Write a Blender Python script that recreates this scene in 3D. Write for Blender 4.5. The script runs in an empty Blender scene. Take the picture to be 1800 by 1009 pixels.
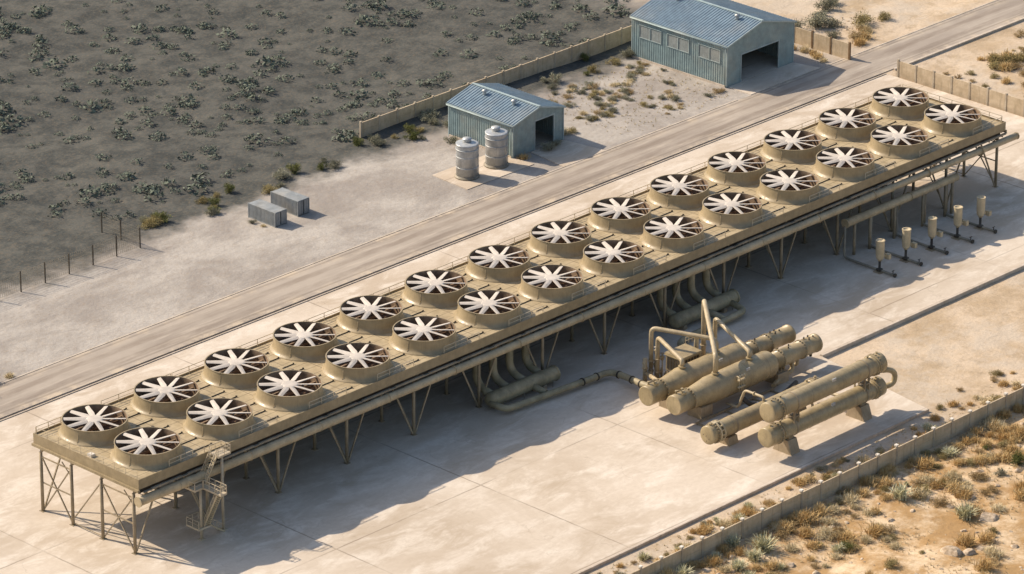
import bpy, bmesh, math, random
from mathutils import Vector, Matrix, noise as mnoise
R = math.radians
rnd = random.Random(11)
scene = bpy.context.scene
COL = scene.collection

# ---------------------------------------------------------------- camera
cam_d = bpy.data.cameras.new('camera'); cam = bpy.data.objects.new('camera', cam_d); COL.objects.link(cam)
CAM = Vector((-377.87, -433.66, 284.005)); TGT = Vector((101.636, 28.519, 0.0))
fw = (TGT - CAM).normalized(); rt = fw.cross(Vector((0, 0, 1))).normalized(); up = rt.cross(fw)
roll = 0.0014
r2 = rt * math.cos(roll) + up * math.sin(roll); u2 = up * math.cos(roll) - rt * math.sin(roll)
cam.matrix_world = Matrix(((r2.x, u2.x, -fw.x, CAM.x), (r2.y, u2.y, -fw.y, CAM.y), (r2.z, u2.z, -fw.z, CAM.z), (0, 0, 0, 1)))
cam_d.sensor_fit = 'HORIZONTAL'; cam_d.sensor_width = 36.0; cam_d.lens = 8320.68 * 36 / 1800
cam_d.clip_start = 5.0; cam_d.clip_end = 9000.0
scene.camera = cam

# ---------------------------------------------------------------- light
SUN = Vector((0.42, -1.16, -1.0)).normalized()          # direction the light travels
world = bpy.data.worlds.new('World'); scene.world = world; world.use_nodes = True
wn = world.node_tree.nodes; wl = world.node_tree.links
sky = wn.new('ShaderNodeTexSky'); sky.sky_type = 'NISHITA'; sky.sun_disc = False
sky.sun_elevation = math.asin(-SUN.z); sky.sun_rotation = math.atan2(-SUN.x, -SUN.y)
sky.air_density = 1.2; sky.dust_density = 2.0
bg = wn['Background']; bg.inputs['Strength'].default_value = 0.115
wl.new(sky.outputs['Color'], bg.inputs['Color'])
sun_d = bpy.data.lights.new('sun', 'SUN'); sun_d.energy = 4.6; sun_d.angle = R(0.5); sun_d.color = (1.0, 0.86, 0.68)
sun = bpy.data.objects.new('sun', sun_d); COL.objects.link(sun)
sun.rotation_euler = SUN.to_track_quat('-Z', 'Y').to_euler(); sun.location = (60, 60, 200)
vs = scene.view_settings; vs.view_transform = 'Standard'; vs.look = 'None'; vs.exposure = 0.34; vs.gamma = 1.0; vs.use_curve_mapping = False

# ---------------------------------------------------------------- materials
def lin(c):
    return tuple(((v / 255) / 12.92 if v / 255 <= 0.04045 else ((v / 255 + 0.055) / 1.055) ** 2.4) for v in c)
class Mat:
    def __init__(s, name, rough=0.8, metal=0.0, spec=0.3):
        s.m = bpy.data.materials.new(name); s.m.use_nodes = True
        s.nt = s.m.node_tree; s.n = s.nt.nodes; s.l = s.nt.links
        s.b = s.n['Principled BSDF']; s.b.inputs['Roughness'].default_value = rough
        s.b.inputs['Metallic'].default_value = metal; s.b.inputs['Specular IOR Level'].default_value = spec
        s.geo = s.n.new('ShaderNodeNewGeometry'); s.pos = s.geo.outputs['Position']
    def put(s, sock, v):
        if isinstance(v, bpy.types.NodeSocket): s.l.new(v, sock)
        elif isinstance(v, (tuple, list)) and len(v) == 3 and sock.type == 'RGBA': sock.default_value = (*v, 1)
        else: sock.default_value = v
    def noise(s, scale, detail=4, rough=0.6, stretch=None, vec=None, dist=0.0):
        v = vec or s.pos
        if stretch:
            mp = s.n.new('ShaderNodeMapping'); s.l.new(v, mp.inputs['Vector']); mp.inputs['Scale'].default_value = stretch; v = mp.outputs['Vector']
        t = s.n.new('ShaderNodeTexNoise'); s.l.new(v, t.inputs['Vector'])
        t.inputs['Scale'].default_value = scale; t.inputs['Detail'].default_value = detail; t.inputs['Roughness'].default_value = rough; t.inputs['Distortion'].default_value = dist
        return t.outputs['Fac']
    def ramp(s, v, a, b, lo=0.0, hi=1.0, smooth=True):
        t = s.n.new('ShaderNodeMapRange'); t.interpolation_type = 'SMOOTHSTEP' if smooth else 'LINEAR'
        s.put(t.inputs['Value'], v); t.inputs['From Min'].default_value = a; t.inputs['From Max'].default_value = b
        t.inputs['To Min'].default_value = lo; t.inputs['To Max'].default_value = hi
        return t.outputs['Result']
    def math(s, op, a, b=0.0, c=0.0):
        t = s.n.new('ShaderNodeMath'); t.operation = op
        for i, v in enumerate((a, b, c)): s.put(t.inputs[i], v)
        return t.outputs[0]
    def mix(s, f, a, b, mode='MIX'):
        t = s.n.new('ShaderNodeMix'); t.data_type = 'RGBA'; t.blend_type = mode
        s.put(t.inputs[0], f); s.put(t.inputs[6], a); s.put(t.inputs[7], b)
        return t.outputs[2]
    def xyz(s):
        t = s.n.new('ShaderNodeSeparateXYZ'); s.l.new(s.pos, t.inputs[0]); return t.outputs[0], t.outputs[1], t.outputs[2]
    def color(s, v): s.put(s.b.inputs['Base Color'], v)
    def bump(s, h, strength=0.3, dist=0.1):
        t = s.n.new('ShaderNodeBump'); t.inputs['Strength'].default_value = strength; t.inputs['Distance'].default_value = dist
        s.put(t.inputs['Height'], h); s.l.new(t.outputs['Normal'], s.b.inputs['Normal'])
    def line(s, coord, at, w):
        return s.ramp(s.math('ABSOLUTE', s.math('SUBTRACT', coord, at)), w * 0.5, w, 1, 0)
    def grid(s, coord, period, off, w):
        m = s.math('PINGPONG', s.math('ADD', coord, off), period / 2)
        return s.ramp(m, w * 0.5, w, 1, 0)

def paint(name, c, rough=0.5, var=0.16, dust=(0.55, 0.44, 0.30), dustamt=0.3, metal=0.0, streak=True):
    m = Mat(name, rough, metal, 0.4)
    dark = tuple(v * (1 - 2.2 * var) for v in c); lite = tuple(min(1, v * (1 + var)) for v in c)
    k = m.ramp(m.noise(0.7, 6, 0.7), 0.3, 0.72)
    col = m.mix(k, dark, lite)
    if streak:
        st = m.ramp(m.noise(1.6, 5, 0.6, (2.2, 2.2, 0.18)), 0.5, 0.78, 0, 0.45)
        col = m.mix(st, col, tuple(v * 0.55 for v in c))
    du = m.ramp(m.noise(0.16, 5, 0.65), 0.42, 0.72, 0, dustamt)
    col = m.mix(du, col, dust)
    m.color(col)
    m.put(m.b.inputs['Roughness'], m.ramp(m.noise(2.5, 4), 0.3, 0.7, rough - 0.1, rough + 0.15))
    m.bump(m.noise(3.0, 5), 0.03, 0.03)
    return m.m

M = {}
M['tan'] = paint('tan_paint', (0.30, 0.235, 0.14), 0.5, 0.10, dustamt=0.15)
M['shroud'] = paint('shroud_paint', (0.335, 0.262, 0.155), 0.4, 0.08, dustamt=0.15)
M['tan_light'] = paint('pale_tan_paint', (0.52, 0.43, 0.28), 0.5, 0.10)
M['vessel'] = paint('vessel_paint', (0.37, 0.29, 0.165), 0.36, 0.12, dustamt=0.2)
M['steel'] = paint('steel_paint', (0.30, 0.24, 0.16), 0.55, 0.14)
M['pipe'] = paint('pipe_paint', (0.44, 0.355, 0.225), 0.45, 0.12)
M['olive'] = paint('manifold_paint', (0.31, 0.265, 0.165), 0.5, 0.15)
M['dark'] = paint('dark_steel', (0.055, 0.045, 0.035), 0.6, 0.2, dustamt=0.1)
M['tray'] = paint('tray_paint', (0.25, 0.22, 0.17), 0.6, 0.15)
M['blocker_panel'] = paint('blocker_panel', (0.05, 0.04, 0.028), 0.7, 0.2, dustamt=0.1)  # for the panels added to shade the ground under the deck
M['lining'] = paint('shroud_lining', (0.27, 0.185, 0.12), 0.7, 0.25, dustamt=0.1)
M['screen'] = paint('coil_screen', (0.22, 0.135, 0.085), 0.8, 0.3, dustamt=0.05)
M['blade'] = paint('blade_white', (0.56, 0.50, 0.435), 0.55, 0.08, dustamt=0.12, streak=False)
M['galv'] = paint('galvanised', (0.46, 0.475, 0.48), 0.4, 0.12, dustamt=0.08, metal=0.3)
M['rail'] = paint('rail_paint', (0.50, 0.42, 0.30), 0.5, 0.1)
M['teal'] = paint('teal_sheet', (0.25, 0.335, 0.345), 0.5, 0.10, dustamt=0.22)
M['teal_trim'] = paint('teal_trim', (0.34, 0.42, 0.43), 0.5, 0.08, dustamt=0.15)
M['roof'] = paint('blue_grey_roof', (0.20, 0.275, 0.335), 0.42, 0.10, dustamt=0.15, metal=0.1)
M['container'] = paint('container_paint', (0.27, 0.29, 0.30), 0.55, 0.12, dustamt=0.25)
M['louvre'] = paint('louvre_grey', (0.20, 0.225, 0.225), 0.6, 0.1, dustamt=0.1)
M['rust'] = paint('rusty_brown', (0.20, 0.12, 0.06), 0.7, 0.2)

def deck_mat():
    m = Mat('deck_plate', 0.6, 0, 0.3); x, y, z = m.xyz()
    col = m.mix(m.ramp(m.noise(0.45, 6, 0.7), 0.3, 0.7), (0.33, 0.262, 0.16), (0.47, 0.38, 0.245))
    st = m.ramp(m.noise(0.9, 5, 0.65, (0.25, 1.6, 1)), 0.52, 0.75, 0, 0.4); col = m.mix(st, col, (0.28, 0.205, 0.12))
    g = m.math('MAXIMUM', m.grid(x, 3.315, 0.0, 0.07), m.grid(y, 1.8, 0.35, 0.06))
    col = m.mix(m.math('MULTIPLY', g, 0.8), col, (0.12, 0.09, 0.06))
    m.color(col); m.bump(m.noise(2, 4), 0.1, 0.05); return m.m
M['deck'] = deck_mat()

def concrete_mat():
    m = Mat('concrete', 0.85, 0, 0.2); x, y, z = m.xyz()
    big = m.ramp(m.noise(0.035, 6, 0.62, dist=0.6), 0.36, 0.66)
    col = m.mix(big, (0.475, 0.39, 0.30), (0.63, 0.545, 0.45))
    pat = m.ramp(m.noise(0.2, 7, 0.7, (0.6, 1.4, 1), dist=0.5), 0.44, 0.68, 0, 0.8)
    col = m.mix(pat, col, (0.74, 0.665, 0.575))
    dirt = m.ramp(m.noise(0.12, 7, 0.72, (0.6, 1.3, 1), dist=0.5), 0.52, 0.70, 0, 0.6)
    col = m.mix(dirt, col, (0.40, 0.315, 0.225))
    fine = m.ramp(m.noise(1.3, 6, 0.75), 0.35, 0.7, 0, 0.28); col = m.mix(fine, col, (0.43, 0.35, 0.27))
    oil = m.ramp(m.noise(0.23, 3, 0.5), 0.70, 0.80, 0, 0.5); col = m.mix(oil, col, (0.25, 0.20, 0.15))
    # slab tone per bay
    vor = m.n.new('ShaderNodeTexWhiteNoise'); vor.noise_dimensions = '2D'
    cx = m.math('FLOOR', m.math('DIVIDE', m.math('ADD', x, 8.0), 28.0)); cy = m.math('FLOOR', m.math('DIVIDE', m.math('ADD', y, 45.2), 28.0))
    cmb = m.n.new('ShaderNodeCombineXYZ'); m.l.new(cx, cmb.inputs[0]); m.l.new(cy, cmb.inputs[1]); m.l.new(cmb.outputs[0], vor.inputs['Vector'])
    col = m.mix(m.math('MULTIPLY', vor.outputs['Value'], 0.14), col, (0.40, 0.34, 0.275))
    wob = m.math('MULTIPLY', m.math('SUBTRACT', m.noise(0.5, 3), 0.5), 0.25)
    j = m.math('MAXIMUM', m.grid(m.math('ADD', x, wob), 28.0, 8.0, 0.16), m.grid(m.math('ADD', y, wob), 28.0, 45.2, 0.16))
    j2 = m.math('MULTIPLY', m.math('MAXIMUM', m.grid(x, 9.333, 8.0, 0.06), m.grid(y, 9.333, 45.2, 0.06)), 0.12)
    br = m.ramp(m.noise(0.06, 4), 0.38, 0.62, 0.08, 0.6)
    col = m.mix(m.math('MULTIPLY', m.math('MAXIMUM', j, j2), br), col, (0.20, 0.155, 0.115))
    # hairline cracks
    v = m.n.new('ShaderNodeTexVoronoi'); v.feature = 'DISTANCE_TO_EDGE'; v.inputs['Scale'].default_value = 0.09
    wv = m.n.new('ShaderNodeVectorMath'); wv.operation = 'ADD'
    nz = m.n.new('ShaderNodeTexNoise'); m.l.new(m.pos, nz.inputs['Vector']); nz.inputs['Scale'].default_value = 0.35; nz.inputs['Detail'].default_value = 5
    sc = m.n.new('ShaderNodeVectorMath'); sc.operation = 'SCALE'; m.l.new(nz.outputs['Color'], sc.inputs[0]); sc.inputs['Scale'].default_value = 4.0
    m.l.new(m.pos, wv.inputs[0]); m.l.new(sc.outputs[0], wv.inputs[1]); m.l.new(wv.outputs[0], v.inputs['Vector'])
    ck = m.math('MULTIPLY', m.ramp(v.outputs['Distance'], 0.002, 0.007, 1, 0), m.ramp(m.noise(0.06, 3), 0.5, 0.62, 0, 0.22))
    col = m.mix(ck, col, (0.24, 0.19, 0.14))
    m.color(col); m.bump(m.noise(2.2, 6), 0.15, 0.05); return m.m
M['concrete'] = concrete_mat()

def block_mat(name, a, b):
    m = Mat(name, 0.85, 0, 0.2)
    col = m.mix(m.ramp(m.noise(0.5, 6, 0.7), 0.32, 0.7), a, b)
    st = m.ramp(m.noise(1.1, 5, 0.65, (1.8, 1.8, 0.25)), 0.5, 0.75, 0, 0.55)
    col = m.mix(st, col, tuple(v * 0.55 for v in a)); m.color(col); m.bump(m.noise(4, 5), 0.2, 0.05); return m.m
M['plinth'] = block_mat('plinth_concrete', (0.30, 0.235, 0.155), (0.41, 0.33, 0.23))
M['wall'] = block_mat('wall_precast', (0.44, 0.345, 0.23), (0.58, 0.47, 0.335))
M['wall_post'] = block_mat('wall_post_precast', (0.38, 0.31, 0.23), (0.50, 0.43, 0.33))
M['cap'] = block_mat('post_cap_white', (0.62, 0.56, 0.48), (0.74, 0.69, 0.62))
M['kerb'] = block_mat('kerb_concrete', (0.44, 0.37, 0.29), (0.58, 0.50, 0.42))
M['channel'] = block_mat('drain_channel', (0.10, 0.07, 0.05), (0.17, 0.125, 0.09))

def ground_mat():
    m = Mat('desert_ground', 0.95, 0, 0.1); x, y, z = m.xyz()
    wob = m.math('MULTIPLY', m.math('SUBTRACT', m.noise(0.12, 5, 0.6), 0.5), 14.0)
    yw = m.math('ADD', y, wob); xw = m.math('ADD', x, wob)
    sand = m.mix(m.ramp(m.noise(0.09, 6, 0.65, dist=0.0), 0.38, 0.62), (0.43, 0.325, 0.215), (0.58, 0.465, 0.345))
    sand = m.mix(m.ramp(m.noise(0.35, 6, 0.7, (1.0, 0.8, 1), dist=0.0), 0.5, 0.66, 0, 0.7), sand, (0.38, 0.29, 0.195))
    sand = m.mix(m.ramp(m.noise(0.05, 6, 0.7), 0.46, 0.6, 0, 0.75), sand, (0.52, 0.445, 0.36))
    # ochre scrub soil beyond the near wall
    och = m.mix(m.ramp(m.noise(0.13, 7, 0.72), 0.42, 0.64), (0.40, 0.25, 0.115), (0.68, 0.53, 0.36))
    och = m.mix(m.ramp(m.noise(0.6, 6, 0.7), 0.5, 0.7, 0, 0.5), och, (0.29, 0.165, 0.07))
    col = m.mix(m.ramp(y, -53.0, -55.0), sand, och)
    # pale compacted yard
    yard = m.mix(m.ramp(m.noise(0.06, 7, 0.68, (1, 1.3, 1), dist=0.4), 0.36, 0.66), (0.29, 0.26, 0.235), (0.44, 0.405, 0.365))
    yard = m.mix(m.ramp(m.noise(0.3, 6, 0.7), 0.5, 0.75, 0, 0.5), yard, (0.31, 0.26, 0.215))
    ym = m.math('MULTIPLY', m.ramp(yw, 50, 52), m.ramp(xw, 226, 205)); col = m.mix(ym, col, yard)
    # scrubland soil behind the yard
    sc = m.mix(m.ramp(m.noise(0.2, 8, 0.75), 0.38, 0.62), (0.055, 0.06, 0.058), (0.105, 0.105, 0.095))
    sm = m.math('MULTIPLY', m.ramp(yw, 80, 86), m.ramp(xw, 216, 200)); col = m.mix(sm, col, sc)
    g = m.ramp(m.noise(2.2, 5, 0.75), 0.45, 0.75, 0, 0.35); col = m.mix(g, col, (0.27, 0.19, 0.115))
    m.color(col)
    h = m.math('ADD', m.noise(0.8, 7, 0.7), m.math('MULTIPLY', m.noise(0.3, 5, 0.6), 1.5))
    m.bump(h, 0.6, 0.25); return m.m
M['ground'] = ground_mat()

def road_mat():
    m = Mat('dusty_asphalt', 0.9, 0, 0.2); x, y, z = m.xyz()
    col = m.mix(m.ramp(m.noise(0.08, 6, 0.65, (0.5, 1, 1)), 0.35, 0.65), (0.30, 0.255, 0.215), (0.40, 0.345, 0.29))
    brk = m.ramp(m.noise(0.07, 5, 0.7), 0.4, 0.62, 0.15, 1)
    tr = m.math('MULTIPLY', m.ramp(m.noise(0.55, 5, 0.6, (0.06, 1.0, 1), dist=0.1), 0.46, 0.68), brk); col = m.mix(m.math('MULTIPLY', tr, 0.6), col, (0.22, 0.18, 0.145))
    tr2 = m.ramp(m.noise(0.7, 6, 0.7, (0.09, 1.0, 1)), 0.5, 0.68); col = m.mix(m.math('MULTIPLY', tr2, 0.6), col, (0.50, 0.43, 0.355))
    dst = m.math('MULTIPLY', m.ramp(m.noise(0.25, 6, 0.7), 0.45, 0.65), m.math('MAXIMUM', m.ramp(y, 50.5, 48.2), m.ramp(y, 54.5, 57)))
    col = m.mix(dst, col, (0.52, 0.43, 0.325))
    for at, w, c in ((50.6, 0.9, (0.19, 0.15, 0.12)), (53.9, 0.9, (0.21, 0.165, 0.13))):
        k = m.math('MULTIPLY', m.line(m.math('ADD', y, m.math('MULTIPLY', m.math('SUBTRACT', m.noise(0.07, 3), 0.5), 1.2)), at, w), m.ramp(m.noise(0.3, 5, 0.7, (0.3, 1, 1)), 0.35, 0.65, 0.1, 0.6))
        col = m.mix(k, col, c)
    ed = m.math('MAXIMUM', m.line(y, 49.3, 0.3), m.line(y, 56.2, 0.3)); col = m.mix(m.math('MULTIPLY', ed, 0.35), col, (0.14, 0.11, 0.085))
    m.color(col); m.bump(m.noise(3, 6, 0.7), 0.25, 0.05); return m.m
M['road'] = road_mat()

def plant_mat(name, a, b, c=None, rough=0.8):
    m = Mat(name, rough, 0, 0.15)
    oi = m.n.new('ShaderNodeObjectInfo')
    f = m.math('ADD', m.math('MULTIPLY', oi.outputs['Random'], 0.55), m.math('MULTIPLY', m.noise(1.2, 4, 0.7), 0.45))
    col = m.mix(m.ramp(f, 0.2, 0.8), a, b)
    if c: col = m.mix(m.ramp(m.noise(2.5, 3), 0.52, 0.66, 0, 0.8), col, c)
    m.color(col)
    if 'Subsurface Weight' in m.b.inputs: pass
    return m.m
M['gold'] = plant_mat('golden_grass', (0.50, 0.335, 0.145), (0.64, 0.475, 0.24), (0.40, 0.26, 0.10))
M['straw'] = plant_mat('straw_grass', (0.54, 0.44, 0.27), (0.68, 0.57, 0.37), (0.40, 0.33, 0.17))
M['sage'] = plant_mat('sage_leaf', (0.45, 0.42, 0.26), (0.62, 0.585, 0.40), (0.35, 0.325, 0.18))
M['scrub_leaf'] = plant_mat('scrub_leaf', (0.13, 0.15, 0.115), (0.23, 0.245, 0.19), (0.10, 0.115, 0.09))
M['olive_leaf'] = plant_mat('olive_leaf', (0.28, 0.225, 0.10), (0.42, 0.345, 0.165), (0.20, 0.165, 0.07))
M['green_leaf'] = plant_mat('green_leaf', (0.12, 0.13, 0.04), (0.20, 0.20, 0.07))
M['grey_leaf'] = plant_mat('grey_leaf', (0.22, 0.21, 0.145), (0.35, 0.335, 0.24), (0.16, 0.15, 0.105))
M['tan_leaf'] = plant_mat('tan_leaf', (0.34, 0.24, 0.115), (0.46, 0.345, 0.18), (0.25, 0.17, 0.08))
M['twig'] = plant_mat('twig', (0.12, 0.085, 0.055), (0.18, 0.13, 0.085))
def rock_mat():
    m = Mat('sandstone', 0.9, 0, 0.15)
    col = m.mix(m.ramp(m.noise(1.2, 6, 0.7), 0.35, 0.68), (0.33, 0.245, 0.165), (0.60, 0.49, 0.37)); m.color(col)
    m.bump(m.noise(3, 6), 0.5, 0.1); return m.m
M['rock'] = rock_mat()

# ---------------------------------------------------------------- mesh helpers
class MB:
    def __init__(s): s.v = []; s.f = []; s.sm = []
    def add(s, vs, fs, smooth=False):
        o = len(s.v); s.v += [tuple(p) for p in vs]
        for f in fs: s.f.append(tuple(i + o for i in f)); s.sm.append(smooth)
        return s
    def box(s, a, b):
        x0, y0, z0 = a; x1, y1, z1 = b
        v = [(x0, y0, z0), (x1, y0, z0), (x1, y1, z0), (x0, y1, z0), (x0, y0, z1), (x1, y0, z1), (x1, y1, z1), (x0, y1, z1)]
        return s.add(v, [(3, 2, 1, 0), (4, 5, 6, 7), (0, 1, 5, 4), (1, 2, 6, 5), (2, 3, 7, 6), (3, 0, 4, 7)])
    def prism(s, poly, z0, z1):
        n = len(poly)
        v = [(x, y, z0) for x, y in poly] + [(x, y, z1) for x, y in poly]
        return s.add(v, [tuple(range(n - 1, -1, -1)), tuple(range(n, 2 * n))] + [(i, (i + 1) % n, n + (i + 1) % n, n + i) for i in range(n)])
    def hull8(s, bot, top):
        return s.add(list(bot) + list(top), [(3, 2, 1, 0), (4, 5, 6, 7), (0, 1, 5, 4), (1, 2, 6, 5), (2, 3, 7, 6), (3, 0, 4, 7)])
    def tube(s, pts, r, n=12, cap=True, smooth=True):
        pts = [Vector(p) for p in pts]; k = len(pts)
        rs = r if isinstance(r, (list, tuple)) else [r] * k
        T = []
        for i in range(k):
            t = (pts[min(i + 1, k - 1)] - pts[max(i - 1, 0)])
            if t.length < 1e-6: t = T[-1] if T else Vector((0, 0, 1))
            T.append(t.normalized())
        N = T[0].orthogonal().normalized(); v = []
        for i in range(k):
            N = (N - T[i] * N.dot(T[i]));
            N = N.normalized() if N.length > 1e-6 else T[i].orthogonal().normalized()
            B = T[i].cross(N)
            for j in range(n):
                a = 2 * math.pi * j / n; v.append(pts[i] + (N * math.cos(a) + B * math.sin(a)) * rs[i])
        f = [(i * n + j, i * n + (j + 1) % n, (i + 1) * n + (j + 1) % n, (i + 1) * n + j) for i in range(k - 1) for j in range(n)]
        s.add(v, f, smooth)
        if cap:
            o = len(s.v) - len(v)
            s.f.append(tuple(o + j for j in range(n - 1, -1, -1))); s.sm.append(False)
            s.f.append(tuple(o + (k - 1) * n + j for j in range(n))); s.sm.append(False)
        return s
    def bar(s, a, b, w):     # square steel section
        return s.tube([a, b], w * 0.7071, 4, True, False)
    def lathe(s, prof, c=(0, 0, 0), n=48, axis='z', smooth=True, caps=True):
        # prof: (r, h); repeated points give hard edges
        v = []
        for r, h in prof:
            for j in range(n):
                a = 2 * math.pi * j / n; p = (r * math.cos(a), r * math.sin(a), h)
                if axis == 'x': p = (h, p[0], p[1])
                if axis == 'y': p = (p[1], h, p[0])
                v.append((p[0] + c[0], p[1] + c[1], p[2] + c[2]))
        o = len(s.v); s.v += v
        for i in range(len(prof) - 1):
            if prof[i] == prof[i + 1]: continue
            for j in range(n):
                s.f.append((o + i * n + j, o + i * n + (j + 1) % n, o + (i + 1) * n + (j + 1) % n, o + (i + 1) * n + j)); s.sm.append(smooth)
        if caps:
            if prof[0][0] > 1e-4: s.f.append(tuple(o + j for j in range(n - 1, -1, -1))); s.sm.append(False)
            if prof[-1][0] > 1e-4: s.f.append(tuple(o + (len(prof) - 1) * n + j for j in range(n))); s.sm.append(False)
        return s
    def build(s, name, mat, parent=None, off=(0, 0, 0), norm=True):
        me = bpy.data.meshes.new(name)
        ox, oy, oz = off
        me.from_pydata([(x - ox, y - oy, z - oz) for x, y, z in s.v], [], s.f); me.update()
        me.polygons.foreach_set('use_smooth', s.sm)
        if norm:
            bm = bmesh.new(); bm.from_mesh(me); bmesh.ops.recalc_face_normals(bm, faces=bm.faces); bm.to_mesh(me); bm.free()
        me.materials.append(mat)
        o = bpy.data.objects.new(name, me); COL.objects.link(o)
        if parent: o.parent = parent
        else: o.location = off
        return o

def bend(pts, r, n=6):
    pts = [Vector(p) for p in pts]; out = [pts[0]]
    for i in range(1, len(pts) - 1):
        a, b, c = pts[i - 1], pts[i], pts[i + 1]
        d1 = (a - b); d2 = (c - b); q = min(r, d1.length * 0.49, d2.length * 0.49)
        p0 = b + d1.normalized() * q; p1 = b + d2.normalized() * q
        for k in range(n + 1):
            t = k / n; out.append(p0 * (1 - t) ** 2 + b * 2 * t * (1 - t) + p1 * t * t)
    out.append(pts[-1]); return out

def tag(o, label=None, cat=None, group=None, kind=None):
    if label: o['label'] = label
    if cat: o['category'] = cat
    if group: o['group'] = group
    if kind: o['kind'] = kind
    return o
def thing(name, label, cat, loc=(0, 0, 0), group=None, rz=0.0):
    o = bpy.data.objects.new(name, None); COL.objects.link(o); o.empty_display_size = 0.5
    o.location = loc; o.rotation_euler = (0, 0, rz)
    return tag(o, label, cat, group)
def copy_tree(o, parent=None):
    c = o.copy(); COL.objects.link(c); c.parent = parent
    for ch in KIDS.get(o.name, None) or list(o.children): copy_tree(ch, c)
    return c
KIDS = {}
ORD = ['first', 'second', 'third', 'fourth', 'fifth', 'sixth', 'seventh', 'eighth', 'ninth', 'tenth', 'eleventh', 'twelfth', 'thirteenth', 'fourteenth']

# ---------------------------------------------------------------- ground
def flatmask(x, y):
    if -53.0 < y < 57.5 and x < 216: return 0.0
    return 1.0
def gz(x, y):
    z = -0.45
    if y > 47: z = -0.14
    d = 0.0
    if y < -53.8: d = min(1, (-53.8 - y) / 6)
    elif y > 84: d = min(1, (y - 84) / 10)
    elif x > 216: d = min(1, (x - 216) / 8) * (1 if y < 44 or y > 62 else 0)
    if d > 0:
        z += d * (0.9 * mnoise.noise(Vector((x * 0.05, y * 0.05, 3))) + 0.35 * mnoise.noise(Vector((x * 0.16, y * 0.16, 7))))
    elif x > 117.5 and y < -22.2 or y < -46:
        z += 0.06 * mnoise.noise(Vector((x * 0.3, y * 0.3, 1)))
    return z
def build_ground():
    xs = [-3000, -1200, -500, -200, -100] + [-60 + 1.8 * i for i in range(190)] + [320, 420, 700, 1400, 3000]
    ys = [-3000, -1200, -500, -220] + [-130 + 1.8 * i for i in range(200)] + [270, 420, 700, 1400, 3000]
    nx = len(xs); v = [(x, y, gz(x, y)) for y in ys for x in xs]
    f = [(j * nx + i, j * nx + i + 1, (j + 1) * nx + i + 1, (j + 1) * nx + i) for j in range(len(ys) - 1) for i in range(nx - 1)]
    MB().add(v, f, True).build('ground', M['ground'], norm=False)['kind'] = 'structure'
build_ground()
def structure(name, mb, mat):
    o = mb.build(name, mat); o['kind'] = 'structure'; return o
# plant slab: its front edge is a real step down to the sandy verge
structure('concrete_pad', MB().prism([(-90, -45.6), (111.2, -45.6), (114.8, -22.0), (213.2, -21.8), (213.2, 47.2), (-90, 47.2)], -0.9, 0.0), M['concrete'])
structure('road', MB().box((-160, 48.0, -0.6), (520, 57.0, -0.06)), M['road'])
ap = MB().prism([(143.5, 57.2), (153.5, 57.2), (152.2, 65.6), (144.5, 65.6)], -0.3, -0.03)
ap.prism([(189.6, 57.2), (207.6, 57.2), (206.3, 62.4), (189.6, 62.4)], -0.3, -0.03)
structure('driveway', ap, M['concrete'])
k = MB().box((-90, -45.8, -0.8), (111.3, -45.605, -0.01)); structure('front_kerb', k, M['kerb'])
k = MB().box((114.9, -22.6, -0.8), (213.2, -22.04, 0.16)); structure('side_kerb', k, M['kerb'])
k = MB().box((-90, 47.24, -0.6), (213.0, 47.96, -0.20)); structure('drain_channel', k, M['channel'])
k = MB().box((-90, 47.0, -0.6), (213.0, 47.2, 0.12)).box((216, 47.5, -0.6), (520, 47.97, 0.06)); structure('road_kerb', k, M['kerb'])
k = MB().box((-160, 57.03, -0.6), (186, 57.3, 0.0)).box((209, 57.03, -0.6), (520, 57.3, 0.0)); structure('road_edge', k, M['kerb'])

# ---------------------------------------------------------------- air cooler platform
L, W = 185.82, 21.55; DZ = 11.2; P0X, PITCH = 6.63, 13.262
bents = [0.16] + [13.5 + PITCH * i for i in range(13)] + [185.5]
legY = [1.3, 7.85, 14.0, 20.3]
plat = thing('cooler_platform', 'long tan steel platform on braced legs carrying two rows of fans', 'platform')
MB().box((0.14, 0.14, 10.6), (L - 0.14, W - 0.14, DZ)).build('deck', M['deck'], plat)
fa = MB(); T = 0.14
fa.box((0, 0, 9.98), (L, T, 11.43)).box((0, W - T, 9.98), (L, W, 11.43)).box((0, T, 9.98), (T, W - T, 11.43)).box((L - T, T, 9.98), (L, W - T, 11.43))
fa.build('fascia', M['tan'], plat)
MB().box((-0.28, -0.10, 9.62), (0.12, W + 0.1, 9.975)).build('end_beam', M['tan'], plat)
MB().box((L - 0.12, -0.10, 9.62), (L + 0.28, W + 0.1, 9.975)).build('end_beam', M['tan'], plat)
MB().box((0.5, 0.62, 9.02), (L - 0.5, 0.74, 9.955)).build('dark_filler', M['dark'], plat)  # added dark sheet, hides the sunlit ground showing below the fascia
for i in range(1, 13):  # added louvred panels at the back, keep sun off the ground under the deck
    x0 = bents[i] + 0.02; x1 = bents[i + 1] - 0.02; m_ = MB()
    m_.box((x0, W - 0.62, 0.0), (x1, W - 0.56, 9.94))
    for k in range(int((x1 - x0) / 0.8) + 1): m_.box((x0 + k * 0.8, W - 0.56, 0.0), (x0 + k * 0.8 + 0.1, W - 0.48, 9.94))
    m_.build('sun_blocker', M['blocker_panel'], plat)
gd = MB()
for y in legY:
    gd.box((0.2, y - 0.17, 8.95), (L - 0.2, y + 0.17, 9.55))
for x in bents:
    gd.box((x - 0.16, 0.45, 9.553), (x + 0.16, W - 0.45, 9.95))
gd.build('girder', M['steel'], plat)
ud = MB()
for i in range(14):
    cx = P0X + i * PITCH
    ud.box((cx - 5.6, 0.6, 9.96), (cx + 5.6, W - 0.6, 10.58))
ud.build('coil_bundle', M['dark'], plat)
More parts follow.
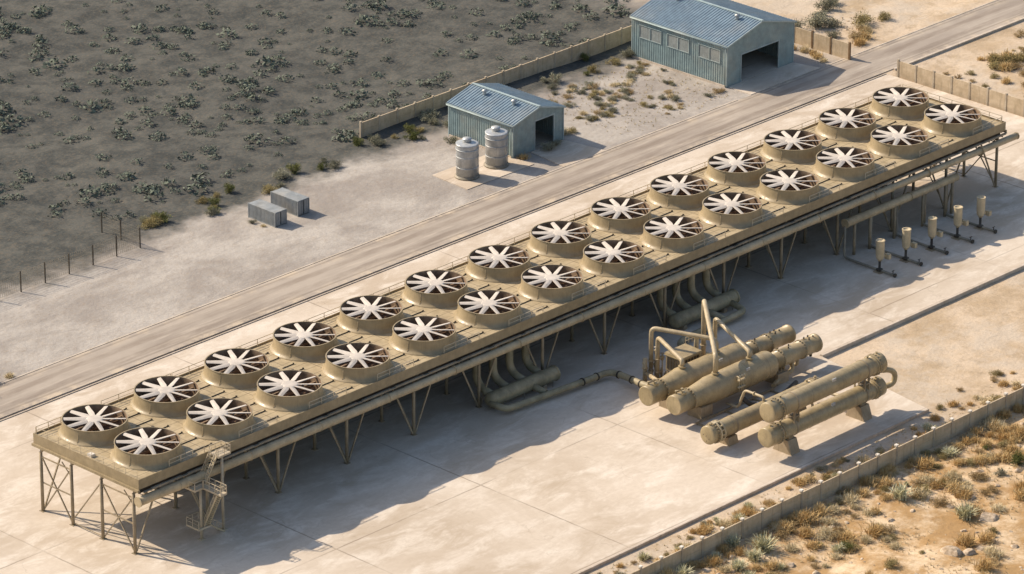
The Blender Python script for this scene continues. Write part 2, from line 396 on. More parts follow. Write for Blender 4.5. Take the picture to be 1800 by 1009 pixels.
tr = MB().box((0.6, -0.42, 9.45), (L - 0.3, -0.05, 9.58))
for i in range(28):
    tr.box((2 + i * 6.6, -0.40, 9.585), (2 + i * 6.6 + 5.6, -0.08, 9.70))
tr.build('cable_tray', M['tray'], plat)
for i in range(56): MB().box((3 + i * 3.3, -0.48, 9.27), (3.12 + i * 3.3, 0.0, 9.447)).build('tray_bracket', M['dark'], plat)
leg0 = None
for x in bents:
    for y in legY:
        if leg0 is None:
            m_ = MB(); m_.tube([(0, 0, 0.06), (0, 0, 8.95)], 0.24, 8); m_.box((-0.38, -0.38, 0), (0.38, 0.38, 0.07))
            leg0 = o = m_.build('leg', M['steel'], plat)
        else:
            o = leg0.copy(); COL.objects.link(o); o.parent = plat
        o.location = (x, y, 0)
def brace(a, b, w=0.2):
    MB().bar(a, b, w).build('brace', M['steel'], plat)
for i, x in enumerate(bents):
    for y in (legY[0], legY[3]):
        for s in (-1, 1):
            xt = x + s * 4.4
            if xt < 0.2 or xt > L - 0.2: continue
            brace((x + s * 0.25, y, 0.25), (xt, y, 8.93))
for x in (bents[0], bents[-1]):
    for a, b in ((0, 1), (2, 3)):
        ya, yb = legY[a], legY[b]
        brace((x, ya + 0.15, 0.3), (x, yb - 0.15, 8.4), 0.16); brace((x + 0.14, yb - 0.15, 0.3), (x + 0.14, ya + 0.15, 8.4), 0.16)
        brace((x, ya + 0.2, 4.4), (x, yb - 0.2, 4.4), 0.15); brace((x, ya + 0.2, 8.3), (x, yb - 0.2, 8.3), 0.15)
        brace((x, ya, 7.2), (x, ya + 1.9, 8.9), 0.12)
    brace((x, legY[1] + 0.2, 8.2), (x, legY[2] - 0.2, 1.0), 0.16)
    brace((x, legY[1] + 0.2, 0.35), (x, legY[2] - 0.2, 0.35), 0.11)
for x in bents[1:-1]:
    MB().bar((x, legY[0], 0.4), (x, legY[1], 8.9), 0.13).build('cross_brace', M['steel'], plat); MB().bar((x, legY[3], 0.4), (x, legY[2], 8.9), 0.13).build('cross_brace', M['steel'], plat)
def rail_mesh(p, q, n, h=1.15, w=0.08, extra=True):
    m = MB(); p = Vector(p); q = Vector(q); z = Vector((0, 0, h))
    for i in range(n):
        a = p.lerp(q, i / (n - 1)); m.bar(a, a + z, w)
    m.bar(p + z, q + z, w)
    if extra: m.bar(p + z * 0.52, q + z * 0.52, w * 0.8)
    return m
def rail(p, q, n, parent=plat, **k): return rail_mesh(p, q, n, **k).build('railing', M['rail'], parent)
for i in range(14):
    cx = P0X + i * PITCH
    if i == 0: rail((cx - 0.8, 0.3, DZ), (cx + 5.6, 0.3, DZ), 4)
    else: rail((cx - 1.2, 0.3, DZ), (cx + 5.9, 0.3, DZ), 4)
rail((0.3, W - 0.25, DZ), (9.3, W - 0.25, DZ), 5)
x = 12.2
while x < L - 1:
    x2 = min(x + 13.2, L - 0.4); rail((x, W - 0.25, DZ), (x2 - 0.25, W - 0.25, DZ), 5); x = x2
rail((0.3, 0.6, DZ), (0.3, W - 0.4, DZ), 10, extra=False, w=0.045); rail((L - 0.3, 0.6, DZ), (L - 0.3, W - 0.4, DZ), 9)
# conduits lying across the gaps between the fans
cm = MB(); cm.tube([(-1.45, 0, 0.07), (1.35, 0, 0.07)], 0.065, 6); cm.box((1.34, -0.1, 0), (1.54, 0.1, 0.22))
cd0 = cm.build('conduit', M['dark'], plat)
first = True
for i in range(13):
    cx = P0X + (i + 0.5) * PITCH
    for y in (1.7, 4.6, 7.3, 10.6, 13.2, 15.9, 18.6):
        o = cd0 if first else cd0.copy()
        if not first: COL.objects.link(o); o.parent = plat
        first = False
        o.location = (cx + rnd.uniform(-0.3, 0.3), y + rnd.uniform(-0.4, 0.4), DZ); o.scale = (rnd.uniform(0.7, 1.15), 1, 1)
for i in range(14):
    jb = MB(); cx = P0X + i * PITCH + 5.6
    jb.hull8([(cx, 10.4, DZ), (cx + 0.6, 10.4, DZ), (cx + 0.6, 11.3, DZ), (cx, 11.3, DZ)], [(cx + .1, 10.5, DZ + .35), (cx + 0.5, 10.5, DZ + .35), (cx + 0.5, 11.2, DZ + .5), (cx + .1, 11.2, DZ + .5)])
    jb.build('junction_box', M['dark'], plat)
MB().box((0.55, 10.2, DZ), (1.35, 11.0, DZ + 0.42)).build('cabinet', M['cap'], plat)

# fans
fan = thing('cooling_fan', 'x', 'cooling fan', (0, 0, 0), 'cooling fans on the platform deck')
HR = 2.06
sh = MB().lathe([(5.12, 0), (5.1, 0.07), (5.02, 0.16), (4.89, 0.26), (4.76, 0.38), (4.67, 0.55), (4.61, 0.85), (4.56, 1.3), (4.5, HR - 0.05)], n=72, caps=False)
sh.lathe([(4.5, HR - 0.05), (4.5, HR - .05), (4.58, HR - .05), (4.58, HR - .05), (4.58, HR), (4.58, HR), (4.42, HR)], n=72, caps=False)
for k in range(4):
    a = k * math.pi / 2 + 0.3 + math.pi; c, s = math.cos(a), math.sin(a)
    sh.tube([(4.88 * c, 4.88 * s, 0.28), (4.62 * c, 4.62 * s, 0.8), (4.50 * c, 4.50 * s, HR - 0.1)], 0.03, 4)
sh.build('shroud', M['shroud'], fan)
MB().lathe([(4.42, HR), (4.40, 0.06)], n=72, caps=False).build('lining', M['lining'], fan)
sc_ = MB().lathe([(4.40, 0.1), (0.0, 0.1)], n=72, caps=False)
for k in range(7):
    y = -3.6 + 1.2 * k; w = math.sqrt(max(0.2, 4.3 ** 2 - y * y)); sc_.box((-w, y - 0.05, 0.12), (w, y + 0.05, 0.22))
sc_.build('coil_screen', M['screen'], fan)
bm_ = MB().box((-4.38, -0.75, 0.75), (4.38, -0.5, 1.1)).box((-4.38, 0.5, 0.75), (4.38, 0.75, 1.1)).lathe([(0.55, 0.3), (0.55, 1.6)], n=20)
bm_.build('fan_support', M['lining'], fan)
hb = MB().lathe([(0.0, HR - 0.02), (0.5, HR - 0.025), (0.95, HR - 0.05), (1.15, HR - 0.09), (1.22, HR - 0.16), (1.22, HR - 0.16), (1.22, HR - 0.34)], n=36)
hb.build('hub', M['blade'], fan)
bl = MB(); th = R(15); secs = []
for r_, w in ((1.05, 0.62), (1.6, 0.80), (3.0, 0.68), (4.30, 0.60)):
    cx, cz = math.cos(th) * w / 2, -math.sin(th) * w / 2
    nx_, nz_ = math.sin(th) * 0.035, math.cos(th) * 0.035
    secs.append([(r_, -cx - nx_, -cz - nz_), (r_, cx - nx_, cz - nz_), (r_, cx * 0.98 + nx_, cz + nz_), (r_, 0, 0.075), (r_, -cx + nx_, -cz + nz_)])
n5 = 5
bl.add([p for s_ in secs for p in s_], [(i * n5 + j, i * n5 + (j + 1) % n5, (i + 1) * n5 + (j + 1) % n5, (i + 1) * n5 + j) for i in range(3) for j in range(n5)] + [(4, 3, 2, 1, 0), (15, 16, 17, 18, 19)])
bl0 = None
for k in range(10):
    if bl0 is None: bl0 = o = bl.build('blade', M['blade'], fan)
    else: o = bl0.copy(); COL.objects.link(o); o.parent = fan
    o.location = (0, 0, HR - 0.17); o.rotation_euler = (0, 0, R(-46 + 36 * k))
bpy.context.view_layer.update()
firstfan = True
for i in range(14):
    for row, y in (('front', 5.46), ('back', 16.26)):
        o = fan if firstfan else copy_tree(fan)
        firstfan = False
        o.location = (P0X + i * PITCH, y, DZ); o.rotation_euler = (0, 0, R(rnd.uniform(-3, 3)))
        if i < 7: lab = '%s cooling fan of the %s row, counted from the end beside the stairs' % (ORD[i], row)
        else: lab = '%s cooling fan of the %s row, counted from the far right end' % (ORD[13 - i], row)
        o['label'] = lab

# header pipe along the front
hp = thing('header_pipe', 'long tan pipe hung along the front edge under the fan platform', 'pipe', (0, 0, 0))
px = [-0.5, 46, 47.0, 88, 89.2, 132, 133.2, 156, 158, L + 2.2]
pr = [0.66, 0.66, 0.61, 0.61, 0.67, 0.67, 0.61, 0.61, 0.54, 0.54]
MB().tube([(a, -0.50, 8.55) for a in px], pr, 20).build('pipe', M['pipe'], hp)
for i in range(14):
    x = 6.5 + i * PITCH; MB().lathe([(0.73, x), (0.73, x + 0.12)], (0, -0.50, 8.55), 20, 'x').build('flange', M['pipe'], hp)
for i in range(28):
    hg = MB()
    x = 3.2 + i * 6.63; hg.bar((x, -0.5, 9.1), (x, -0.5, 9.45), 0.06); hg.bar((x, -0.5, 9.22), (x, 1.2, 9.22), 0.12)
    hg.build('hanger', M['dark'], hp)
MB().lathe([(0.76, -0.68), (0.76, -0.52)], (0, -0.50, 8.55), 20, 'x').lathe([(0.6, L + 2.17), (0.6, L + 2.35)], (0, -0.50, 8.55), 20, 'x').build('end_flange', M['pipe'], hp)

# ---------------------------------------------------------------- stair tower
st = thing('stair_tower', 'tan steel stairs with railed landings at the near left end of the fan platform', 'stairs', (9.3, -2, 0))
OFF = (9.3, -2, 0)
def sp(mb, name, mat=M['rail']): return mb.build(name, mat, st, OFF)
for (x, y, h) in ((9.3, -2.0, 7.7), (13.5, -1.8, 11.0)):
    sp(MB().tube([(x, y, 0), (x, y, h)], 0.2, 8).box((x - .4, y - .4, 0), (x + .4, y + .4, 0.12)), 'post')
def landing(a, b, z):
    sp(MB().box((a[0], a[1], z - 0.28), (b[0], b[1], z)), 'landing')
def srail(p, q, n=3): sp(rail_mesh(p, q, n, 1.1, 0.07), 'railing')
landing((12.7, -2.0), (15.0, -0.05), 11.25)
srail((12.7, -1.95, 11.25), (15.0, -1.95, 11.25)); srail((14.95, -1.9, 11.25), (14.95, -0.1, 11.25)); srail((12.75, -0.15, 11.25), (14.9, -0.15, 11.25))
landing((8.0, -2.3), (10.5, 0.1), 7.85); landing((9.5, -5.8), (10.7, -2.302), 7.85)
srail((8.05, -2.25, 7.85), (9.5, -2.25, 7.85), 2); srail((8.05, -2.2, 7.85), (8.05, 0.05, 7.85)); srail((9.55, -5.75, 7.85), (9.55, -2.35, 7.85), 4)
srail((10.65, -5.75, 7.85), (10.65, -2.35, 7.85), 4); srail((9.6, -5.75, 7.85), (10.6, -5.75, 7.85), 2)
landing((8.4, -2.5), (10.6, 0.1), 1.95)
srail((8.45, -2.45, 1.95), (10.6, -2.45, 1.95)); srail((8.45, -2.4, 1.95), (8.45, 0.05, 1.95)); srail((8.5, 0.05, 1.95), (10.6, 0.05, 1.95))
def flight(a, b, w, axis):
    a = Vector(a); b = Vector(b); s = Vector((0, w / 2, 0)) if axis == 'x' else Vector((w / 2, 0, 0))
    m = MB()
    for q in (-1, 1): m.bar(a + s * q, b + s * q, 0.16)
    n = max(4, int(abs(a.z - b.z) / 0.36))
    for i in range(1, n):
        c = a.lerp(b, i / n)
        if axis == 'x': m.box((c.x - .16, c.y - w / 2, c.z - .04), (c.x + .16, c.y + w / 2, c.z + .03))
        else: m.box((c.x - w / 2, c.y - .16, c.z - .04), (c.x + w / 2, c.y + .16, c.z + .03))
    sp(m, 'flight', M['tan_light'])
    for q in (-1, 1):
        h = Vector((0, 0, 1.05)); r_ = MB().bar(a + s * q + h, b + s * q + h, 0.07).bar(a + s * q + h * .5, b + s * q + h * .5, 0.05)
        for i in range(5):
            c = a.lerp(b, i / 4) + s * q; r_.bar(c, c + h, 0.055)
        sp(r_, 'handrail')
flight((12.7, -1.1, 11.2), (10.5, -1.1, 7.85), 1.1, 'x')
flight((10.1, -5.0, 7.6), (10.1, -2.2, 1.95), 0.95, 'y')
flight((10.6, -2.0, 1.9), (13.1, -2.0, 0.05), 0.9, 'x')

# ---------------------------------------------------------------- vapour manifolds under the platform
def manifold(x0, label, outlet, stubx, bands=()):
    t = thing('pipe_manifold', label, 'manifold', (x0 + 6.6, -0.6, 0), 'pipe manifolds under the platform'); off = (x0 + 6.6, -0.6, 0)
    dr = MB().lathe([(0.0, x0 - 0.55), (0.55, x0 - 0.5), (0.9, x0 - 0.32), (1.1, x0), (1.1, x0 + 13.2), (1.1, x0 + 13.2), (1.2, x0 + 13.2), (1.2, x0 + 13.2), (1.2, x0 + 13.45), (1.2, x0 + 13.45), (0.0, x0 + 13.5)], (0, -0.6, 1.55), 32, 'x')
    dr.build('drum', M['olive'], t, off)
    for xx in (x0 + 1.5, x0 + 10.5):
        MB().box((xx - .35, -1.5, 0), (xx + .35, 0.3, 0.75)).build('saddle', M['plinth'], t, off)
    for i in range(4):
        x = x0 + 0.9 + 3.4 * i
        MB().tube(bend([(x, 3.1, 9.9), (x, 3.1, 2.6), (x, -0.4, 1.75)], 3.0, 10), 0.6, 18).build('riser', M['olive'], t, off)
    MB().tube(bend(outlet, 1.6, 8), 0.5, 18).build('outlet_pipe', M['olive'], t, off)
    MB().tube([(stubx, -0.8, 1.5), (stubx + 0.3, outlet[2][1], 0.95)], 0.5, 18).build('branch_pipe', M['olive'], t, off)
    for (p, d) in bands:
        p = Vector(p); d = Vector(d).normalized(); MB().tube([p - d * 0.1, p + d * 0.1], 0.60, 18).build('band', M['dark'], t, off)
    for xx in (x0 + 6, x0 + 12):
        MB().tube([(xx, -1.6, 0), (xx, -1.6, 1.4)], 0.06, 6).build('drain_pipe', M['tray'], t, off)
    return t
manifold(67.0, 'dark pipe drum whose long outlet pipe curves across to the vessels',
         [(66.6, -0.9, 1.3), (67.2, -3.4, 0.95), (69, -3.7, 0.9), (83.6, -5.0, 0.95), (87.3, -5.2, 1.0), (87.0, -9.0, 1.3), (86.0, -12.6, 1.7), (85.2, -16.6, 2.4)], 75.0,
         [((81.8, -4.85, 0.95), (1, 0, 0)), ((84.6, -5.05, 0.97), (1, 0, 0)), ((87.1, -7.2, 1.15), (0, -1, 0)), ((86.6, -10.3, 1.45), (-.2, -1, 0)), ((86.0, -12.6, 1.7), (-.2, -1, .1))])
manifold(106.5, 'dark pipe drum behind the two large vessels, with a short looped outlet pipe',
         [(118.2, -0.9, 1.4), (118.0, -4.4, 0.95), (116.0, -4.7, 0.95), (103.5, -5.0, 0.95), (101.5, -6.0, 0.95), (101.4, -13.0, 1.0)], 113.0)

# ---------------------------------------------------------------- vessels
def bolts(m, x, y, z, r, n, s=0.05):
    for k in range(n):
        a = 2 * math.pi * k / n; m.box((x - .16, y + r * math.cos(a) - s, z + r * math.sin(a) - s), (x + .16, y + r * math.cos(a) + s, z + r * math.sin(a) + s))
def fl(x, r, w=0.22): return [(r - 0.001, x), (r + 0.16, x), (r + 0.16, x), (r + 0.16, x + w), (r + 0.16, x + w), (r, x + w)]
def plinth(t, off, x, y, z, w, d0, d1):
    MB().hull8([(x - w, y - d0, -0.02), (x + w, y - d0, -0.02), (x + w, y + d0, -0.02), (x - w, y + d0, -0.02)], [(x - w, y - d1, z), (x + w, y - d1, z), (x + w, y + d1, z), (x - w, y + d1, z)]).build('plinth', M['plinth'], t, off)
def strap(t, off, x, y, z, r):
    MB().lathe([(r + 0.005, x - .14), (r + .07, x - .14), (r + .07, x - .14), (r + .07, x + .14), (r + .07, x + .14), (r + .005, x + .14)], (0, y, z), 40, 'x').build('strap', M['steel'], t, off)
def seams(t, off, y, z, r, a, b):
    n = max(1, int((b - a) / 3.0))
    for i in range(n + 1):
        x = a + (b - a) * i / n; MB().lathe([(r + .002, x - .03), (r + .022, x - .02), (r + .022, x + .02), (r + .002, x + .03)], (0, y, z), 40, 'x', caps=False).build('weld_seam', M['steel'], t, off)
    MB().box(((a + b) / 2 - .5, y - r * .72 - .06, z + r * .62), ((a + b) / 2 + .3, y - r * .72 + .1, z + r * .62 + .45)).build('name_plate', M['galv'], t, off)
def kettle(label, x, y, z, xs, noz):
    # xs: cap end, flange, cone start, cone end, body end, neck flange 1, neck flange 2, end
    t = thing('process_vessel', label, 'pressure vessel', ((x + xs[-1]) / 2, y, 0), 'large cone necked vessels'); off = ((x + xs[-1]) / 2, y, 0)
    rc, rb, rn = 1.5, 2.04, 1.3
    MB().lathe([(0, x - 0.03), (1.36, x - 0.02), (1.36, x - .02), (1.46, x + 0.03), (rc, x + 0.10), (rc, xs[1] - .06)], (0, y, z), 48, 'x').build('end_cap', M['vessel'], t, off)
    c2 = z + rb - rn - 0.0
    body = MB()
    prof = [(rc, xs[1] - .06)] + fl(xs[1], rc) + [(rc - 0.02, xs[2]), (rc + .04, xs[2] + .2), (rb - 0.05, xs[3] - .2), (rb, xs[3]), (rb, xs[3]), (rb, xs[4]), (rb - 0.06, xs[4] + .22), (rb - .22, xs[4] + .5), (rn + .12, xs[4] + .95), (rn, xs[4] + 1.15)]
    body.lathe(prof, (0, y, z), 56, 'x'); body.build('shell', M['vessel'], t, off)
    neck = MB().lathe([(rn - .002, xs[4] + 1.1)] + fl(xs[5], rn) + fl(xs[6], rn) + [(rn, xs[7] - .5), (rn + .1, xs[7] - .5), (rn + .1, xs[7] - .08), (rn - .1, xs[7]), (0, xs[7])], (0, y, z), 48, 'x')
    neck.build('neck', M['vessel'], t, off)
    bb = MB()
    for xx, r_ in ((xs[1] - .11, rc + .08), (xs[5] - .1, rn + .08), (xs[6] - .1, rn + .08)): bolts(bb, xx, y, z, r_, 20)
    bb.build('bolt_ring', M['steel'], t, off)
    seams(t, off, y, z, rb, xs[3] + 2.6, xs[4] - 1.5)
    lg = MB()
    for dx, dy in ((0.9, 0.35), (1.5, -.35), (2.1, .3)):
        lg.lathe([(0.14, z + rc - .1), (0.14, z + rc + .34), (0.14, z + rc + .34), (0.2, z + rc + .34), (.2, z + rc + .34), (0.2, z + rc + .46)], (x + dx, y + dy, 0), 12)
    lg.tube(bend([(x + .9, y + .35, z + rc + .4), (x + 1.0, y - .1, z + rc + .62), (x + 1.5, y - .35, z + rc + .4)], .3), .07, 8)
    lg.box((x + 1.3, y - .75, z + rc - .3), (x + 1.9, y - .45, z + rc + .25))
    lg.build('lifting_lug', M['vessel'], t, off)
    v = MB()
    for dx, dy, h in ((1.0, .2, .3), (1.5, -.4, .22), (2.0, .3, .26), (2.6, -.2, .2), (-2.4, .2, .24), (-3.0, -.3, .2)):
        xx = xs[6] + dx
        v.lathe([(0.12, z + rn - .2), (0.12, z + rn + h)], (xx, y + dy, 0), 10)
    v.lathe([(0.22, z - rn - .4), (.22, z - rn + .2)], (xs[6] + 2.2, y - .2, 0), 10)
    v.build('nozzle', M['dark'], t, off)
    for nx in noz:
        MB().lathe([(.46, z + rb - .25), (.46, z + rb + .12), (.46, z + rb + .12), (.58, z + rb + .12), (.58, z + rb + .12), (.58, z + rb + .3), (.58, z + rb + .3), (.3, z + rb + .3)], (nx, y, 0), 20).build('pipe_collar', M['vessel'], t, off)
    for xx, zz, rr in ((xs[3] - 1.9, 2.1, rc), (xs[5] - .4, 1.7, rn)):
        plinth(t, off, xx, y, z - rr - .35 if xx > xs[4] else 1.85, 1.2, 1.35, 1.35)
        sd_ = MB()
        for q in (-.7, 0, .7): sd_.box((xx + q - .06, y - 1.0, 1.5), (xx + q + .06, y + 1.0, z - rr * .75))
        sd_.box((xx - .85, y - 1.1, 1.86), (xx + .85, y + 1.1, 1.94)); sd_.build('saddle', M['steel'], t, off)
    return t, off
ZV = 3.35
tA, oA = kettle('large tan vessel with cone neck nearest the platform, behind its twin', 80.6, -18.45, ZV, [80.6, 83.8, 84.4, 88.0, 101.3, 103.6, 106.8, 112.0], [88.3, 95.7])
tB, oB = kettle('large tan vessel with cone neck and level gauge, in front of its twin', 81.0, -23.45, ZV, [81.0, 84.2, 84.8, 88.6, 101.2, 103.8, 108.6, 112.2], [89.9, 97.3])
# level gauge on the front vessel, drain loop under its neck
g = MB()
for dx in (0, .45, .8): g.tube([(92.6 + dx, -25.75, 1.7), (92.6 + dx, -25.75, 4.9 - dx * .3)], .05, 6)
for zz in (4.75, 4.3, 3.2): g.tube([(92.6, -25.75, zz), (92.6, -25.2, zz)], .06, 6); g.box((92.3, -25.95, zz - .1), (93.7, -25.6, zz + .08))
for dx in (-.2, .3, .8): g.lathe([(.14, 4.85), (.14, 5.05)], (92.7 + dx, -25.85, 0), 8)
g.build('level_gauge', M['tan_light'], tB, oB)
MB().tube(bend([(106.6, -23.45, ZV - 1.0), (106.6, -23.9, .9), (103.5, -24.2, .75), (100.5, -25.4, .75)], 1.0, 8), .34, 14).build('drain_loop', M['vessel'], tB, oB)
bp = thing('black_pipe', 'dark U shaped pipe with pale ends lying between the vessels', 'pipe', (96.5, -28.3, 0))
MB().tube(bend([(92.3, -26.6, 1.9), (92.6, -28.0, 1.0), (96.0, -28.9, .8), (100.0, -28.3, .85), (103.5, -27.2, .9)], 1.0, 8), .36, 14).build('pipe', M['dark'], bp, (96.5, -28.3, 0))
for p, q in (((92.25, -26.4, 2.02), (92.32, -26.72, 1.83)), ((93.5, -28.25, .93), (93.85, -28.33, .91))): MB().tube([p, q], .40, 14).build('collar', M['cap'], bp, (96.5, -28.3, 0))

def hx(name, label, x0, x1, y, z, r, rc, caps, group=None, supports=(), pz=1.2, parts=True):
    t = thing(name, label, 'heat exchanger', ((x0 + x1) / 2, y, 0), group); off = ((x0 + x1) / 2, y, 0)
    cl, cr_ = caps
    MB().lathe([(0, x0 - .06), (rc * .6, x0 - .05), (rc * .9, x0 - .0), (rc * .97, x0 + .05), (rc, x0 + .14), (rc, x0 + cl)], (0, y, z), 48, 'x').build('end_cap', M['vessel'], t, off)
    MB().lathe([(r - .002, x0 + cl - .05)] + fl(x0 + cl, r, .2) + fl(x0 + cl + .42, r, .14) + [(r, x0 + cl + 2)] + [(r, x1 - cr_ - 1.0)] + fl(x1 - cr_ - .5, r, .14) + fl(x1 - cr_ - .1, r, .2) + [(r, x1 - cr_ + .1)], (0, y, z), 48, 'x').build('shell', M['vessel'], t, off)
    MB().lathe([(rc, x1 - cr_ + .1), (rc, x1 - .15), (rc * .9, x1), (0, x1 + .08)], (0, y, z), 48, 'x').build('end_cap', M['vessel'], t, off)
    bb = MB()
    for xx in (x0 + cl - .1, x1 - cr_ + .15): bolts(bb, xx, y, z, max(r, rc) + .06, 22, .06)
    bb.build('bolt_ring', M['steel'], t, off)
    n = MB()
    for xx in (x0 + cl * .5, x0 + cl + .9, x1 - cr_ - 1.2, x1 - cr_ * .5):
        n.lathe([(.13, z + r - .1), (.13, z + r + .28), (.13, z + r + .28), (.2, z + r + .28), (.2, z + r + .28), (.2, z + r + .36)], (xx, y + .1, 0), 10)
    n.build('nozzle', M['vessel'], t, off)
    for xx in supports:
        strap(t, off, xx, y, z, r)
    seams(t, off, y, z, r, x0 + cl + 3.2, x1 - cr_ - 1.5)
    return t, off

# slim exchanger at the front left of the skid
ts, os_ = hx('heat_exchanger', 'slim tan exchanger lying lowest, with a bolted ring behind its flat cap', 78.2, 102.2, -32.4, 2.45, 1.3, 1.4, (1.2, 1.2), supports=(83.4, 97.5))
for xx in (82.6, 97.5):
    plinth(ts, os_, xx, -32.4, 1.15, .95, 1.25, .95)
rg = MB().lathe([(1.3, 79.6), (1.6, 79.6), (1.6, 79.6), (1.6, 79.8), (1.6, 79.8), (1.3, 79.8)], (0, -32.4, 2.45), 40, 'x').lathe([(1.3, 80.35), (1.6, 80.35), (1.6, 80.35), (1.6, 80.55), (1.6, 80.55), (1.3, 80.55)], (0, -32.4, 2.45), 40, 'x')
for k_ in range(14):
    a = k_ * 2 * math.pi / 14; rg.bar((79.8, -32.4 + 1.5 * math.cos(a), 2.45 + 1.5 * math.sin(a)), (80.35, -32.4 + 1.5 * math.cos(a), 2.45 + 1.5 * math.sin(a)), .13)
rg.box((79.3, -32.7, 3.75), (80.6, -32.1, 4.05)); rg.build('bolted_ring', M['tan_light'], ts, os_)
hs = MB()
for dy, dz in ((0, 0), (.5, .1), (-.55, -.3), (-.1, -.75)): hs.tube([(78.0, -32.4 + dy, 2.45 + dz), (77.92, -32.4 + dy, 2.45 + dz)], .06, 6)
hs.build('bolt', M['dark'], ts, os_)
# stacked pair nearest the wall
YS = -40.25
tl, ol = hx('heat_exchanger', 'lower tan exchanger of the stacked pair, resting on concrete plinths', 81.6, 106.7, YS, 3.45, 1.31, 1.46, (2.4, 1.7), supports=(87.2, 102.6))
for xx in (86.3, 102.2):
    plinth(tl, ol, xx, YS, 2.05, .95, 1.75, 1.0)
    MB().box((xx - .5, YS - .8, 2.05), (xx + .5, YS + .8, 2.45)).build('saddle', M['steel'], tl, ol)
tu, ou = hx('heat_exchanger', 'upper tan exchanger of the stacked pair, carried above its twin', 81.9, 106.6, YS, 7.25, 1.4, 1.5, (2.0, 1.6), supports=(87.2, 102.6))
for xx in (87.2, 102.6):
    s_ = MB()
    for q in (-.45, .45): s_.box((xx + q - .07, YS - 1.05, 4.2), (xx + q + .07, YS - .8, 6.6)); s_.box((xx + q - .07, YS + .8, 4.2), (xx + q + .07, YS + 1.05, 6.6))
    s_.box((xx - .6, YS - 1.1, 5.3), (xx + .6, YS + 1.1, 5.42)); s_.build('bracket', M['steel'], tu, ou)
MB().tube(bend([(105.8, YS - .2, 6.2), (107.6, YS - 1.0, 6.0), (108.6, YS - 1.2, 5.2), (108.4, YS - 1.2, 3.6), (106.6, YS - .3, 3.2)], 1.1, 8), .42, 16).build('return_bend', M['vessel'], tu, ou)
# exchanger skid, pipes from the vessels
gb = thing('equipment_skid', 'boxy tan machine enclosure on legs behind the large vessels', 'enclosure', (93.4, -14.1, 0)); og = (93.4, -14.1, 0)
MB().box((91.3, -15.6, 2.3), (95.5, -12.6, 4.7)).build('housing', M['tan'], gb, og)
MB().hull8([(91.1, -15.8, 4.7), (95.7, -15.8, 4.7), (95.7, -12.4, 4.7), (91.1, -12.4, 4.7)], [(91.2, -15.7, 4.95), (95.6, -15.7, 4.95), (95.6, -12.5, 5.1), (91.2, -12.5, 5.1)]).build('lid', M['vessel'], gb, og)
gl = MB()
for i in range(5): gl.box((91.22, -15.3 + i * .52, 2.6), (91.3, -14.95 + i * .52, 4.4))
for i in range(6): gl.box((91.6 + i * .62, -15.67, 3.9), (91.95 + i * .62, -15.6, 4.4))
gl.build('louvre', M['dark'], gb, og)
for xx in (91.5, 95.3):
    for yy in (-15.4, -12.8): MB().bar((xx, yy, 0), (xx, yy, 2.3), .22).build('leg', M['steel'], gb, og)
rl = rail_mesh((95.4, -12.7, 5.0), (97.6, -12.7, 5.0), 4, 1.1, .06); rl.build('railing', M['rail'], gb, og)
MB().lathe([(.35, 0), (.35, 5.8), (.35, 5.8), (.45, 5.8), (.45, 6.0), (.2, 6.2)], (97.0, -13.4, 0), 16).build('stack', M['tan_light'], gb, og)
def pipe(label, pts, r, br, mat='pipe', flanges=(), name='pipe_run'):
    p0 = pts[-1]; off = (p0[0], p0[1], 0)
    t = thing(name, label, 'pipe', off)
    MB().tube(bend(pts, br, 7), r, 16).build('pipe', M[mat], t, off)
    for p, d in flanges:
        p = Vector(p); d = Vector(d).normalized() * .09; MB().tube([p - d, p + d], r + .13, 16).build('flange', M[mat], t, off)
    return t
Zt = ZV + 2.04 + .28
pipe('shorter bent pipe rising from the rear vessel and dropping behind it', [(88.3, -18.45, Zt), (88.3, -18.45, 6.5), (91.8, -10.5, 6.7), (91.8, -10.5, 0)], .33, .9, flanges=(((91.8, -10.5, 3.2), (0, 0, 1)), ((91.8, -10.5, 1.2), (0, 0, 1))))
pipe('square topped pipe frame crossing from its riser to the rear vessel', [(95.7, -18.45, Zt), (95.7, -18.45, 7.5), (91.7, -9.3, 7.8), (91.7, -9.3, 0)], .34, .9, flanges=(((91.7, -9.3, 2.6), (0, 0, 1)), ((91.7, -9.3, 1.0), (0, 0, 1))))
pipe('tallest inverted V pipe rising from the front vessel', [(89.9, -23.45, Zt), (89.9, -23.45, 8.2), (98.7, -13.3, 11.2), (98.9, -13.1, 10.2), (98.9, -13.1, 0)], .37, .7, flanges=(((98.9, -13.1, 4), (0, 0, 1)),))
pipe('slanted pipe from the far collar of the front vessel', [(97.3, -23.45, Zt), (97.3, -23.45, 6.6), (100.4, -14.0, 8.1), (100.4, -14.0, 0)], .33, .7)
pipe('short capped standpipe beside the rear vessel', [(90.0, -9.7, 3.6), (90.0, -9.7, 0)], .33, .2, flanges=(((90.0, -9.7, 2.1), (0, 0, 1)),), name='standpipe')
pipe('low slanted pipe from the standpipe to the rear vessel', [(86.0, -17.0, 2.9), (90.0, -9.9, 1.3)], .33, .2)
pipe('thin pipe crossing the slab from the slim exchanger toward the front vessel', [(90.5, -32.2, 3.55), (90.5, -32.2, 4.3), (90.5, -28.6, 4.3), (90.5, -27.4, 1.2), (90.5, -25.2, 1.2)], .2, .6, flanges=(((90.5, -30.4, 4.3), (0, 1, 0)),))
pipe('thin pipe dropping from the slim exchanger beside its far plinth', [(99.0, -33.2, 1.6), (99.0, -34.2, 1.2), (99.0, -34.2, .35), (94.0, -34.6, .35)], .2, .5)
pipe('bent pipe joining the slim exchanger to the stacked pair', [(101.2, -33.4, 2.6), (101.2, -36.4, 2.6), (101.2, -38.6, 2.9)], .26, .6, flanges=(((101.2, -35.2, 2.6), (0, 1, 0)),))
